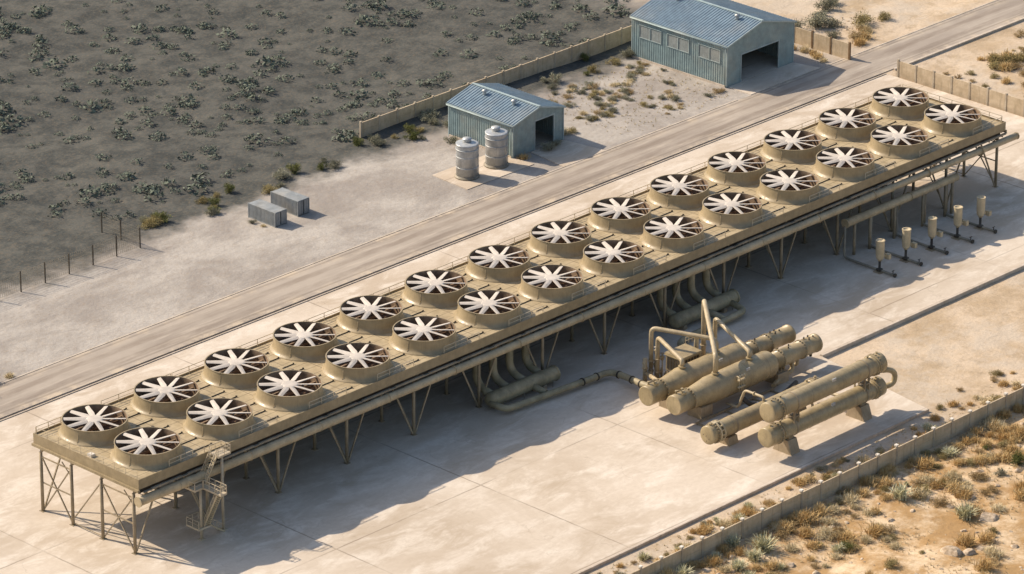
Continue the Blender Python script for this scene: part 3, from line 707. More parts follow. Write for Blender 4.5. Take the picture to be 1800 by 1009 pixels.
pipe('pipe under the necks of the two large vessels', [(108.0, -18.45, 2.2), (108.0, -18.45, 1.0), (108.0, -23.45, 1.0), (108.0, -23.45, 2.2)], .3, .7)
vc = thing('valve_cluster', 'cluster of small valves and gauges on the risers behind the rear vessel', 'valves', (92.5, -10, 0)); ov = (92.5, -10, 0)
for i, (x, y, z) in enumerate(((92.5, -10.6, 1.0), (92.6, -9.3, 1.7), (91.0, -10.0, 1.0), (92.9, -11.2, .6), (90.8, -8.8, 2.2), (92.4, -10.9, 3.4), (92.3, -9.7, 4.0))):
    MB().lathe([(.2, z - .45), (.2, z - .1), (.34, z), (.34, z + .12), (.12, z + .16), (.08, z + .6)], (x, y, 0), 12).build('valve', M['vessel'] if i % 2 else M['tan_light'], vc, ov)
    MB().lathe([(.03, z + .58), (.3, z + .6), (.3, z + .66), (.03, z + .68)], (x, y, 0), 12).build('handwheel', M['cap'] if i % 3 == 0 else M['steel'], vc, ov)
    MB().tube([(x, y, 0), (x, y, z - .4)], .09, 8).build('stem', M['vessel'], vc, ov)
cf = MB()
for x in (84, 90, 96, 100): cf.box((x - .12, -30.6, -.01), (x + .12, -25.3, .28))
for y in (-30.4, -27.9, -25.5): cf.box((83.5, y - .12, .285), (100.5, y + .12, .5))
tag(cf.build('pipe_rack', M['steel']), 'low steel ladder frame on the slab between the vessels', 'frame')

# ---------------------------------------------------------------- pumps and raised header at the right
hh = thing('raised_header', 'tan pipe raised on legs under the platform behind the row of pumps', 'pipe', (159, -.7, 0)); oh = (159, -.7, 0)
MB().tube([(145.6, -.7, 5.9), (161, -.7, 5.9), (161.4, -.7, 5.9), (172.8, -.7, 5.9)], [.68, .68, .62, .62], 20).build('pipe', M['pipe'], hh, oh)
for x in (145.68, 161.2): MB().lathe([(.78, x - .15), (.78, x)], (0, -.7, 5.9), 20, 'x').build('flange', M['pipe'], hh, oh)
for x, y in ((147.9, -.7), (151.4, -.9), (152.2, -.4), (157.4, -.9), (158.3, -.4), (164.3, -.9), (165.4, -.4), (169.9, -.9), (170.8, -.4), (171.7, -.8)):
    MB().tube([(x, y, 0), (x, y, 5.5)], .24, 10).build('leg', M['steel'], hh, oh)
elb = MB()
pm = thing('vertical_pump', 'x', 'pump', (0, 0, 0), 'vertical pumps in a row beside the platform')
b = MB().lathe([(.30, 1.9), (.45, 2.15), (.60, 2.3), (.60, 2.3), (.68, 3.2), (.68, 5.15), (.68, 5.15), (.73, 5.15), (.73, 5.15), (.73, 5.3), (.73, 5.3), (.55, 5.3), (.55, 5.3), (.53, 5.2), (0, 5.2)], n=28)
b.build('motor', M['tan_light'], pm)
MB().lathe([(.55, .35), (.55, .5), (.55, .5), (.2, .55), (.2, 1.95)], n=18).build('shaft', M['dark'], pm)
MB().tube([(.55, -.1, 2.5), (.95, -.35, 2.5)], .2, 10).box((.85, -1.05, 2.05), (1.45, -.25, 2.85)).build('terminal_box', M['tan_light'], pm)
pb = MB().tube(bend([(.2, 7.3, 5.4), (.2, 7.3, .32), (0, 5.6, .32), (0, -3.0, .32)], .6, 5), .2, 10)
pb.build('suction_pipe', M['tray'], pm)
MB().tube([(0, -3.0, .32), (0, -3.2, .32)], .34, 12).lathe([(.07, .3), (.07, 1.0)], (0, -2.7, 0), 8).box((-.3, -2.75, .95), (.3, -2.65, 1.02)).build('valve', M['dark'], pm)
bs = MB().box((-.7, -.7, 0), (.7, .7, .14)); bs.build('base_plate', M['plinth'], pm)
lab = ['pump nearest the large vessels, first of the row of five upright pumps', 'second upright pump along from the large vessels', 'middle upright pump in the row of five', 'upright pump one short of the far right end of the row', 'upright pump at the far right end of the row']
bpy.context.view_layer.update()
for i, x in enumerate((145.35, 151.65, 157.95, 164.3, 170.0)):
    o = pm if i == 0 else copy_tree(pm)
    o.location = (x, -8.0, 0); o['label'] = lab[i]

# ---------------------------------------------------------------- perimeter walls
def wall(label, p, q, n, h, z0, mat_post='wall_post', cap=True, nm='perimeter_wall', grp='perimeter walls', solid=True):
    p = Vector((*p, z0)); q = Vector((*q, z0)); d = (q - p); ln = d.length; d.normalize(); nr = Vector((-d.y, d.x, 0))
    t = thing(nm, label, 'wall', p, grp, 0)
    for i in range(n):
        a = p.lerp(q, i / n); b_ = p.lerp(q, (i + 1) / n); m = MB()
        nb = 4; hh_ = (h - .12) / nb; tk = .09
        for k in range(nb):
            a0 = a + d * .17; b0 = b_ - d * .17; t2 = tk + .012 * ((k + i) % 2)
            m.hull8([a0 - nr * t2 + Vector((0, 0, k * hh_ - (.6 if k == 0 else 0))), b0 - nr * t2 + Vector((0, 0, k * hh_ - (.6 if k == 0 else 0))), b0 + nr * t2 + Vector((0, 0, k * hh_ - (.6 if k == 0 else 0))), a0 + nr * t2 + Vector((0, 0, k * hh_ - (.6 if k == 0 else 0)))],
                    [v + Vector((0, 0, (k + 1) * hh_ - .015)) for v in (a0 - nr * t2, b0 - nr * t2, b0 + nr * t2, a0 + nr * t2)])
        m.build('panel', M['wall'], t, p)
    for i in range(n + 1):
        a = p.lerp(q, i / n); w = .17
        c4 = [a - d * w - nr * w, a + d * w - nr * w, a + d * w + nr * w, a - d * w + nr * w]
        dz = rnd.uniform(-.05, .08)
        po = MB().hull8([v - Vector((0, 0, .6)) for v in c4], [v + Vector((0, 0, h + .08 + dz)) for v in c4]).build('post', M[mat_post], t, p)
        if cap:
            w = .24; c4 = [a - d * w - nr * w, a + d * w - nr * w, a + d * w + nr * w, a - d * w + nr * w]
            MB().hull8([v + Vector((0, 0, h + .083 + dz)) for v in c4], [v + Vector((0, 0, h + .30 + dz)) for v in c4]).build('cap', M['cap'], po, p)
    return t
wall('long precast wall with white capped posts along the near scrub edge', (24.44, -53.9), (139.1, -53.9), 28, 2.75, -.35)
wall('precast wall across the sand beyond the far right end of the platform', (213.95, 45.2), (213.95, -1.6), 12, 3.0, -.2, cap=False)
wall('precast wall with dark posts joining the large shed to the road', (214.2, 56.3), (214.2, 90.0), 8, 3.1, -.14, 'rust', cap=False)
wall('long back wall behind both sheds at the edge of the dark scrub', (129.8, 90.4), (214.0, 90.2), 20, 2.8, -.2, cap=False)
# wire fence at the left of the yard
wf = thing('wire_fence', 'wire mesh fence on thin dark posts along the left of the yard', 'fence', (38.6, 81.2, -.14)); ow = (38.6, 81.2, -.14)
fp = [(38.6 + 4.87 * i, 81.2) for i in range(8)] + [(72.7, 85.7), (72.7, 90.2)]
for x, y in fp: MB().bar((x, y, -.6), (x, y, 3.3), .16).build('post', M['dark'], wf, ow)
w = MB()
for i in range(len(fp) - 1):
    (xa, ya), (xb, yb) = fp[i], fp[i + 1]
    for z in (.15, .8, 1.45, 2.1, 2.7, 3.15): w.bar((xa, ya, z), (xb, yb, z), .025)
    for k in range(12):
        a = k / 12; x_ = xa + (xb - xa) * a; y_ = ya + (yb - ya) * a; x2 = xa + (xb - xa) * (a + 1 / 12); y2 = ya + (yb - ya) * (a + 1 / 12)
        w.bar((x_, y_, .15), (x2, y2, 3.15), .018); w.bar((x2, y2, .15), (x_, y_, 3.15), .018)
w.build('wire_mesh', M['tray'], wf, ow)

# ---------------------------------------------------------------- sheds
def corr_wall(m, p, q, z0, ztop, period=.5, depth=.075, flip=1):
    # vertical corrugated sheet from p to q; ztop(t) gives the height
    p = Vector((*p, 0)); q = Vector((*q, 0)); ln = (q - p).length; d = (q - p).normalized(); nr = Vector((d.y, -d.x, 0)) * flip
    n = int(ln / period); per = ln / n; pts = []
    for i in range(n):
        for t, o in ((0, 0), (.35, 0), (.5, depth), (.85, depth)): pts.append(((i + t) * per, o))
    pts.append((ln, 0)); v = []
    for s, o in pts:
        c = p + d * s + nr * o; v += [(c.x, c.y, z0), (c.x, c.y, ztop(s / ln))]
    m.add(v, [(2 * i, 2 * i + 2, 2 * i + 3, 2 * i + 1) for i in range(len(pts) - 1)])
def shed(label, x0, x1, y0, y1, eave, ridge, door, win, grp='sheds'):
    t = thing('metal_shed', label, 'shed', ((x0 + x1) / 2, (y0 + y1) / 2, 0), grp); off = ((x0 + x1) / 2, (y0 + y1) / 2, 0); xm = (x0 + x1) / 2
    ev = lambda s: eave
    dx0, dx1, dz = door
    m = MB(); corr_wall(m, (x0, y1), (x0, y0), -.1, ev); m.build('side_wall', M['teal'], t, off)
    m = MB(); corr_wall(m, (x1, y0), (x1, y1), -.1, ev); m.build('side_wall', M['teal'], t, off)
    gab = lambda x: eave + (ridge - eave) * (1 - abs(x - xm) / (xm - x0))
    m = MB(); corr_wall(m, (x1, y1), (x0, y1), -.1, lambda s: gab(x1 + (x0 - x1) * s)); m.build('rear_wall', M['teal'], t, off)
    m = MB()
    corr_wall(m, (x0, y0), (dx0, y0), -.1, lambda s: gab(x0 + (dx0 - x0) * s), .3, .03); corr_wall(m, (dx1, y0), (x1, y0), -.1, lambda s: gab(dx1 + (x1 - dx1) * s), .3, .03)
    for a, b_ in ((dx0, xm), (xm, dx1)): corr_wall(m, (a, y0), (b_, y0), dz, lambda s, a=a, b_=b_: gab(a + (b_ - a) * s), .3, .03)
    m.build('front_wall', M['teal'], t, off)
    ov_ = .35
    for sx, xe in ((-1, x0 - .3), (1, x1 + .3)):
        m = MB(); n = int((y1 - y0 + 2 * ov_) / .6); per = (y1 - y0 + 2 * ov_) / n; pts = []
        for i in range(n):
            for tt, o in ((0, 0), (.45, 0), (.55, .10), (.9, .10)): pts.append((y0 - ov_ + (i + tt) * per, o))
        pts.append((y1 + ov_, 0)); ze = gab(xe) if False else eave - .3 * (ridge - eave) / (xm - x0)
        v = []
        for yy, o in pts: v += [(xe, yy, ze + .08 + o), (xm, yy, ridge + .08 + o)]
        m.add(v, [(2 * i, 2 * i + 2, 2 * i + 3, 2 * i + 1) for i in range(len(pts) - 1)])
        m.build('roof_sheet', M['roof'], t, off)
    ze = eave - .3 * (ridge - eave) / (xm - x0)
    tr_ = MB()
    tr_.box((xm - .25, y0 - ov_ - .02, ridge + .12), (xm + .25, y1 + ov_ + .02, ridge + .22))
    for xe in (x0 - .3, x1 + .3):
        tr_.hull8([(xe, y0 - ov_ - .08, ze - .12), (xe, y0 - ov_, ze - .12), (xm, y0 - ov_, ridge - .12), (xm, y0 - ov_ - .08, ridge - .12)], [(xe, y0 - ov_ - .08, ze + .14), (xe, y0 - ov_, ze + .14), (xm, y0 - ov_, ridge + .14), (xm, y0 - ov_ - .08, ridge + .14)])
        tr_.box((xe - .09, y0 - ov_ + .01, ze - .1), (xe + .03, y1 + ov_, ze + .07))
    for xx in (x0, x1):
        for yy in (y0, y1): tr_.box((xx - .1, yy - .1, -.1), (xx + .1, yy + .1, eave - .2))
    tr_.build('trim', M['teal_trim'], t, off)
    for yy in (y0 + 4, y1 - 4): MB().lathe([(.28, ridge - .3), (.28, ridge + .55), (.28, ridge + .55), (.48, ridge + .6), (.48, ridge + .75), (0, ridge + .95)], (xm - 1.6, yy, -.25), 16).build('roof_vent', M['galv'], t, off)
    MB().tube([(x0 - .42, y0 - .2, eave - .25), (x0 - .42, y1 + .2, eave - .25)], .1, 8).build('gutter', M['teal_trim'], t, off)
    MB().tube([(x0 - .3, y0 + .15, eave - .3), (x0 - .22, y0 + .15, 0)], .07, 8).build('downpipe', M['teal_trim'], t, off)
    fr = MB().box((dx0 - .18, y0 - .07, -.1), (dx0, y0 + .12, dz)).box((dx1, y0 - .07, -.1), (dx1 + .18, y0 + .12, dz)).box((dx0 - .18, y0 - .07, dz), (dx1 + .18, y0 + .12, dz + .22))
    fr.build('door_frame', M['teal_trim'], t, off)
    MB().box((x0 + .1, y0 + .05, -.5), (x1 - .1, y1 - .05, -.02)).build('floor', M['concrete'], t, off)
    MB().box((x0 - .18, y0 + .15, -.5), (x0 - .08, y1 - .15, .22)).build('base_trim', M['kerb'], t, off)
    for (ya, yb, za, zb) in win:
        wv = MB()
        n = int((zb - za - .2) / .17)
        mid = (ya + yb) / 2
        for k in range(n):
            z = za + .12 + k * .17
            for a, b_ in ((ya + .1, mid - .06), (mid + .06, yb - .1)):
                wv.hull8([(x0 - .13, a, z), (x0 - .13, b_, z), (x0 - .07, b_, z + .1), (x0 - .07, a, z + .1)], [(x0 - .11, a, z + .02), (x0 - .11, b_, z + .02), (x0 - .05, b_, z + .12), (x0 - .05, a, z + .12)])
        wv.box((x0 - .065, ya + .05, za + .05), (x0 - .03, yb - .05, zb - .05))
        wo = wv.build('window', M['louvre'], t, off)
        f_ = MB().box((x0 - .2, ya, za), (x0 - .04, yb, za + .1)).box((x0 - .2, ya, zb - .1), (x0 - .04, yb, zb)).box((x0 - .2, ya, za + .1), (x0 - .04, ya + .1, zb - .1)).box((x0 - .2, yb - .1, za + .1), (x0 - .04, yb, zb - .1)).box((x0 - .2, mid - .06, za + .1), (x0 - .04, mid + .06, zb - .1))
        f_.build('frame', M['teal_trim'], wo, off)
    return t
shed('large teal metal shed with three louvred windows and a wide open doorway', 189.3, 206.5, 62.5, 84.3, 7.4, 9.7, (193.0, 202.6, 4.85), [(63.9, 68.9, 3.9, 6.3), (71.0, 76.1, 3.9, 6.3), (77.4, 82.6, 3.9, 6.3)])
shed('small teal metal shed with a tall narrow doorway behind the tanks', 140.5, 152.4, 65.8, 80.5, 5.7, 7.3, (145.7, 150.1, 4.9), [])

# ---------------------------------------------------------------- tanks, containers
tk = thing('storage_tank', 'steel storage tank standing clear in front of the small shed, nearer the road end', 'tank', (129.5, 65.5, -.14), 'two steel storage tanks')
MB().lathe([(1.8, .3), (1.8, 5.75), (1.8, 5.75), (1.86, 5.75), (1.86, 5.75), (1.86, 5.9), (1.75, 5.93), (.7, 6.06), (0, 6.08)], n=48).build('shell', M['galv'], tk)
rg = MB()
for z in (1.9, 3.7): rg.lathe([(1.8, z), (1.85, z), (1.85, z + .12), (1.8, z + .12)], n=48, caps=False)
rg.lathe([(1.82, 4.9), (1.9, 4.9), (1.9, 5.1), (1.82, 5.1)], n=48, caps=False); rg.build('hoop', M['galv'], tk)
MB().lathe([(2.05, 0), (2.05, .3), (2.05, .3), (1.92, .34), (1.92, .5), (1.8, .52)], n=48).build('base_ring', M['tray'], tk)
MB().lathe([(.7, 6.0), (.7, 6.5), (.7, 6.5), (.78, 6.5), (.78, 6.6), (0, 6.65)], (.2, 0.2, 0), 24).build('hatch', M['galv'], tk)
ld = MB()
for q in (-.22, .22): ld.bar((1.3 + q * .75, -1.36 + q * .75, .3), (1.3 + q * .75, -1.36 + q * .75, 6.2), .06)
for k_ in range(16): ld.bar((1.135, -1.525, .6 + k_ * .35), (1.465, -1.195, .6 + k_ * .35), .05)
ld.build('ladder', M['galv'], tk)
t2 = (bpy.context.view_layer.update(), copy_tree(tk))[1]; t2.location = (136.4, 65.6, -.14); t2.rotation_euler = (0, 0, R(18))
t2['label'] = 'steel storage tank standing close against the corner of the small shed'
structure('tank_pad', MB().prism([(125.5, 61.5), (141, 61.5), (140.3, 70), (126, 70)], -.3, -.04), M['concrete'])
def container(label, x, y, w, l, h, rz):
    t = thing('storage_container', label, 'container', (x, y, -.14), 'grey storage containers in the yard', rz)
    m = MB()
    corr_wall(m, (-w / 2, l / 2), (-w / 2, -l / 2), .15, lambda s: h - .1, .3, .05); corr_wall(m, (w / 2, -l / 2), (w / 2, l / 2), .15, lambda s: h - .1, .3, .05); corr_wall(m, (w / 2, l / 2), (-w / 2, l / 2), .15, lambda s: h - .1, .3, .05)
    m.build('body', M['container'], t)
    MB().box((-w / 2 + .02, -l / 2 + .02, h - .15), (w / 2 - .02, l / 2 - .02, h - .02)).build('top', M['container'], t)
    fr = MB()
    for xx in (-w / 2, w / 2):
        for yy in (-l / 2, l / 2): fr.box((xx - .09, yy - .09, 0), (xx + .09, yy + .09, h))
        fr.box((xx - .06, -l / 2 + .09, 0), (xx + .06, l / 2 - .09, .15)); fr.box((xx - .06, -l / 2 + .09, h - .11), (xx + .06, l / 2 - .09, h + .003))
    fr.build('frame', M['container'], t)
    for s in (-1, 1):
        d = MB().box((s * w / 4 - w / 4 + .1, -l / 2 - .04, .12), (s * w / 4 + w / 4 - .1, -l / 2 + .04, h - .12)).build('door', M['container'], t)
        b_ = MB()
        for q in (-.25, .25): b_.bar((s * w / 4 + q, -l / 2 - .08, .2), (s * w / 4 + q, -l / 2 - .08, h - .2), .05)
        b_.build('lock_bar', M['galv'], d)
    return t
container('front grey container, the one nearer the road in the left yard', 94.3, 75.2, 2.4, 6.1, 2.45, 0)
container('rear grey container half hidden behind the front container', 99.9, 75.9, 2.4, 6.1, 2.6, 0)

# ---------------------------------------------------------------- plants and rocks
def tuft_mesh(n, h, spread, wid, droop, seed, base=.12):
    r = random.Random(seed); m = MB()
    for i in range(n):
        a = r.uniform(0, 2 * math.pi) + .5 * math.sin(seed + i * .02); lean = r.uniform(.05, 1) ** .8 * spread; hh_ = h * r.uniform(.55, 1.05) * (1 - .25 * lean / max(spread, .01))
        bx, by = r.gauss(0, base), r.gauss(0, base); ca, sa = math.cos(a), math.sin(a); w_ = wid * r.uniform(.7, 1.2); tx, ty = -sa, ca
        tw = r.uniform(-1, 1)
        px_, py_ = tx * math.cos(tw) + ca * math.sin(tw), ty * math.cos(tw) + sa * math.sin(tw)
        v = []
        for k_, f_ in ((0, 1), (.4, .9), (.75, .6), (1, .08)):
            o = lean * (k_ ** 1.5) ; z = hh_ * (k_ - droop * k_ * k_ * lean / max(spread, .01))
            c = (bx + ca * o, by + sa * o, z - (.12 if k_ == 0 else 0)); v += [(c[0] - px_ * w_ * f_ / 2, c[1] - py_ * w_ * f_ / 2, c[2]), (c[0] + px_ * w_ * f_ / 2, c[1] + py_ * w_ * f_ / 2, c[2])]
        m.add(v, [(0, 1, 3, 2), (2, 3, 5, 4), (4, 5, 7, 6)])
    return m
def bush_mesh(n, rx, rz, leaf, seed, clumps=13):
    n = int(n * 1.9); leaf *= .72
    r = random.Random(seed); m = MB(); cs = []
    for i in range(clumps):
        a = r.uniform(0, 2 * math.pi); q = r.uniform(.15, .8) * rx; cs.append((q * math.cos(a), q * math.sin(a), r.uniform(.25, .85) * rz, r.uniform(.28, .5) * rx))
    for i in range(n):
        cx, cy, cz, cr_ = r.choice(cs); d = Vector((r.gauss(0, 1), r.gauss(0, 1), r.gauss(0, .8))).normalized() * cr_ * r.uniform(.35, 1.08)
        c = Vector((cx, cy, cz)) + d
        if c.z < .02: c.z = r.uniform(.02, .2)
        ax = (d.normalized() + Vector((r.gauss(0, .6), r.gauss(0, .6), r.gauss(.5, .5)))).normalized(); sd = ax.orthogonal().normalized()
        sd = (Matrix.Rotation(r.uniform(0, 6.28), 3, ax) @ sd); l = leaf * r.uniform(.6, 1.4); w_ = l * .36
        m.add([c - ax * l / 2, c + sd * w_ / 2, c + ax * l / 2, c - sd * w_ / 2], [(0, 1, 2, 3)])
    return m, cs
def stems(cs, m=None):
    m = m or MB()
    for cx, cy, cz, cr_ in cs: m.tube([(cx * .1, cy * .1, -.15), (cx * .5, cy * .5, cz * .5), (cx, cy, cz)], [.05, .035, .015], 4)
    return m
protos = {}
HID = []
def proto_tuft(key, var, mat, *a):
    o = tuft_mesh(*a).build(key, M[mat], norm=False); protos.setdefault(var, []).append(o); return o
for s in range(3):
    proto_tuft('grass_tuft', 'gold', 'gold', 260, 1.0, .8, .05, .45, 10 + s, .26)
    proto_tuft('grass_tuft', 'straw', 'straw', 240, .9, .85, .045, .5, 20 + s, .26)
for s in range(2):
    proto_tuft('spiky_plant', 'sage', 'sage', 150, 1.05, .85, .075, .25, 30 + s, .16)
def scatter_extra():
    for i in range(34):
        x = rnd.uniform(216, 246); y = rnd.uniform(14, 44); v = rnd.choice(['gold', 'straw', 'olive', 'tan'])
        place(v, x, y, rnd.uniform(.5, 1.3), 'on the sand beyond the far walls', NG)
    for i in range(22):
        x = rnd.uniform(112, 150); y = rnd.uniform(-53, -44); v = rnd.choice(['gold', 'straw', 'olive', 'tan'])
        place(v, x, y, rnd.uniform(.5, 1.2), 'growing on the verge inside the near wall', VG)
def proto_bush(key, var, mat, n, rx, rz, leaf, seed):
    m, cs = bush_mesh(n, rx, rz, leaf, seed); t = bpy.data.objects.new(key, None); COL.objects.link(t)
    m.build('foliage', M[mat], t, norm=False); stems(cs).build('stem', M['twig'], t, norm=False); protos.setdefault(var, []).append(t); return t
for s in range(2):
    proto_bush('shrub', 'olive', 'olive_leaf', 900, 1.0, .8, .16, 40 + s)
    proto_bush('shrub', 'tan', 'tan_leaf', 800, 1.0, .75, .17, 50 + s)
    proto_bush('shrub', 'grey', 'grey_leaf', 900, 1.0, .85, .17, 60 + s)
    proto_bush('shrub', 'green', 'green_leaf', 800, .9, .95, .18, 70 + s)
def rock_mesh(seed):
    r = random.Random(seed); bm = bmesh.new(); bmesh.ops.create_icosphere(bm, subdivisions=3, radius=1)
    o = Vector((seed * 3.1, seed * 1.7, 0))
    planes = [(Vector((r.gauss(0, 1), r.gauss(0, 1), r.gauss(.3, .8))).normalized(), r.uniform(.55, .85)) for _ in range(9)]
    for v in bm.verts:
        for nrm, dd in planes:
            e = v.co.dot(nrm) - dd
            if e > 0: v.co -= nrm * e * .92
        v.co *= 1 + .10 * mnoise.noise(v.co * 2.2 + o)
        v.co.z *= .62
    m = MB(); bm.verts.ensure_lookup_table(); m.add([v.co.copy() for v in bm.verts], [tuple(x.index for x in f.verts) for f in bm.faces], False); bm.free(); return m
for s in range(4): protos.setdefault('rock', []).append(rock_mesh(s + 1).build('rock', M['rock']))
bpy.context.view_layer.update()
used = set()
LABEL = {
 'gold': ('dry golden grass tuft', 'grass tuft'), 'straw': ('pale straw coloured grass tuft', 'grass tuft'), 'sage': ('spiky pale sage green plant', 'plant'),
 'olive': ('low olive brown shrub', 'shrub'), 'tan': ('dry tan brown shrub', 'shrub'), 'grey': ('grey green desert shrub', 'shrub'), 'green': ('small dark green shrub', 'shrub'), 'rock': ('rough pale sandstone rock', 'rock')}
taken = []
def place(var, x, y, s, where, group, label=None, hs=1.0):
    p = rnd.choice(protos[var])
    if p.name in used: o = copy_tree(p)
    else: o = p; used.add(p.name)
    o.location = (x, y, gz(x, y) - (.12 * s if var == 'rock' else .02)); o.rotation_euler = (0, 0, rnd.uniform(0, 6.28)); o.scale = (s * rnd.uniform(.9, 1.12), s * rnd.uniform(.9, 1.12), s * hs * rnd.uniform(.85, 1.1))
    base, cat = LABEL[var]
    tag(o, label or ('%s %s' % (base, where)), cat, group); taken.append((x, y, s)); return o
# --- verge between kerb and near wall
def dens(x, y): return mnoise.noise(Vector((x * .09, y * .09, 5))) + .5 * mnoise.noise(Vector((x * .25, y * .25, 9)))
VG = 'plants on the sandy verge inside the near wall'
for x, y, v, s, lb in ((47.2, -48.6, 'sage', 1.5, 'pale spiky clump on the verge nearest the front kerb'), (66.2, -48.8, 'gold', 1.25, None), (62.5, -49.5, 'straw', 1.4, None), (58.8, -48.9, 'gold', 1.2, None)):
    place(v, x, y, s, 'growing on the verge inside the near wall', VG, lb)
for i in range(120):
    x = rnd.uniform(34, 128); y = rnd.uniform(-53.0, -47.2)
    if x > 100 and rnd.random() < .4: continue
    v = rnd.choice(['gold', 'gold', 'straw', 'straw', 'olive', 'tan', 'sage', 'grey']); place(v, x, y, rnd.uniform(.6, 1.6) * (.65 if v in ('olive', 'tan', 'grey') else 1), 'growing on the verge inside the near wall', VG)
# --- near scrub
SG = 'plants in the ochre scrub beyond the near wall'
big = [(86.1, -61.3, 'sage', 2.6, 'large pale spiky plant casting a shadow on bare sand, right of the dense grass'), (60.6, -58.4, 'sage', 3.0, 'largest pale spiky plant close behind the near wall'), (57.6, -59.4, 'sage', 2.2, 'grey spiky plant beside the largest spiky plant by the wall'),
       (88.2, -71.2, 'sage', 2.4, 'pale blue green spiky plant beside the largest boulder at the right'), (71.5, -56.6, 'gold', 2.1, 'tall golden grass clump leaning out from the wall'), (74.6, -56.4, 'gold', 1.9, 'golden grass clump against the wall, right of the tallest one'),
       (80.4, -57.0, 'straw', 1.7, 'upright straw clump by the wall below the stacked exchangers'), (96.5, -57.2, 'gold', 2.0, 'golden grass clump by the wall at the right of the scrub'), (101.5, -57.5, 'sage', 1.8, 'thin spiky plant by the wall at the right of the scrub'),
       (106.0, -66.5, 'green', 1.5, 'dark green bush standing alone in the right scrub'), (68.8, -66.0, 'green', 1.3, 'dark green bush in the middle of the golden grass')]
for x, y, v, s, lb in big: place(v, x, y, s, '', SG, lb)
nt = 0
tries = 0
while nt < 375 and tries < 20000:
    tries += 1
    x = rnd.uniform(38, 150); y = -54.6 - rnd.random() ** 1.25 * 36
    lim = -54 - (x - 30) * .72
    if y < lim - 6 or y < -92: continue
    d = dens(x, y) + .35 - max(0, (-62 - y)) * .022 + (.25 if y > -60 else 0)
    if d < rnd.uniform(-.12, .38): continue
    v = rnd.choices(['gold', 'straw', 'olive', 'tan', 'sage', 'grey', 'green'], [44, 22, 11, 18, 4, 1, 1])[0]
    big_ = v not in ('olive', 'tan', 'grey', 'green'); s = rnd.uniform(.75, 1.9) * (1.05 if big_ else .7)
    if any((x - a) ** 2 + (y - b_) ** 2 < (.36 * (s + c)) ** 2 for a, b_, c in taken[-150:]): continue
    place(v, x, y, s, 'in the ochre scrub beyond the near wall', SG, hs=1.05 if big_ else .9); nt += 1
RG = 'rocks lying in the ochre scrub'
for x, y, s, lb in ((77.3, -77.6, 1.35, 'largest pale boulder at the bottom right of the scrub'), (90.2, -73.6, 1.1, 'pale boulder beside the blue green spiky plant'), (79.2, -79.0, .8, 'flat rock leaning on the largest boulder')):
    place('rock', x, y, s * 1.4, '', RG, lb)
for i in range(250):
    x = rnd.uniform(46, 130); y = -56 - rnd.random() * 34
    if y < -54 - (x - 30) * .72 - 5: continue
    place('rock', x, y, rnd.choice([.15, .18, .2, .25, .3, .38, .5, .7]), 'lying in the ochre scrub beyond the near wall', RG)
# --- by the large shed and beyond the far walls
YG = 'shrubs between the two sheds'
for i in range(150):
    x = rnd.uniform(161, 188.3); y = rnd.uniform(61, 81.5)
    if mnoise.noise(Vector((x * .13, y * .13, 2))) < -.12: continue
    if y < 64 and x < 170: continue
    v = rnd.choice(['grey', 'grey', 'olive', 'straw', 'tan']); place(v, x, y, rnd.uniform(.5, 1.25), 'on the rough ground between the two sheds', YG, hs=.75)
NG = 'plants on the sand beyond the far walls'
for x, y, v, s, lb in ((223.5, 71.5, 'grey', 3.0, 'big grey shrub behind the wall beside the large shed'), (227, 74, 'grey', 1.9, None), (221.5, 66.0, 'grey', 1.6, None), (229.5, 66.5, 'olive', 2.4, 'olive shrub on bare sand beyond the road wall'), (226.5, 63.5, 'tan', 1.5, None), (233.5, 64.6, 'olive', 1.6, None), (221.5, 60.2, 'gold', 1.8, None), (224.3, 61.4, 'gold', 1.7, None), (227.2, 63.0, 'straw', 1.3, None),
                       (211.0, 60.8, 'gold', 1.4, None), (211.8, 62.4, 'gold', 1.5, None), (212.0, 64.6, 'straw', 1.5, None), (211.3, 67.0, 'gold', 1.4, None), (210.5, 59.0, 'straw', 1.2, None),
                       (231.0, 37.5, 'olive', 2.2, 'leftmost shrub of the olive clump on the sand at the far right'), (233.5, 36.0, 'olive', 2.3, None), (235.6, 33.8, 'olive', 2.2, None), (229.0, 35.8, 'olive', 1.6, None), (231.0, 33.5, 'tan', 1.6, None), (237.5, 35.4, 'olive', 2.0, None), (233.3, 31.4, 'gold', 1.8, None), (225.5, 33.4, 'olive', 1.1, None), (221.0, 37.8, 'tan', .7, None), (224.5, 30.0, 'gold', 1.3, None), (226.8, 24.6, 'olive', 1.4, None), (232.2, 38.8, 'gold', 2.2, None), (234.8, 38.0, 'gold', 2.0, None), (230.0, 34.6, 'gold', 2.0, None), (236.2, 36.6, 'straw', 2.0, None), (239.0, 33.6, 'olive', 2.2, None), (238.2, 31.2, 'gold', 1.9, None), (225.0, 69.5, 'grey', 2.0, None), (230.5, 75.5, 'grey', 2.3, None), (234.0, 77.0, 'grey', 1.8, None), (219.5, 73.0, 'grey', 2.0, None), (228.0, 64.8, 'straw', 1.8, None), (223.0, 62.6, 'tan', 1.5, None)):
    place(v, x, y, s, 'on the sand beyond the far walls', NG, lb)
scatter_extra()
for i in range(46): place('rock', rnd.uniform(219, 229) + 3, rnd.uniform(66, 71), rnd.uniform(.12, .34), 'scattered behind the wall by the large shed', 'dark stones behind the far wall')
for i in range(30): place('rock', rnd.uniform(217, 236), rnd.uniform(20, 40), rnd.uniform(.08, .2), 'scattered on the sand at the far right', 'small stones on the far right sand')
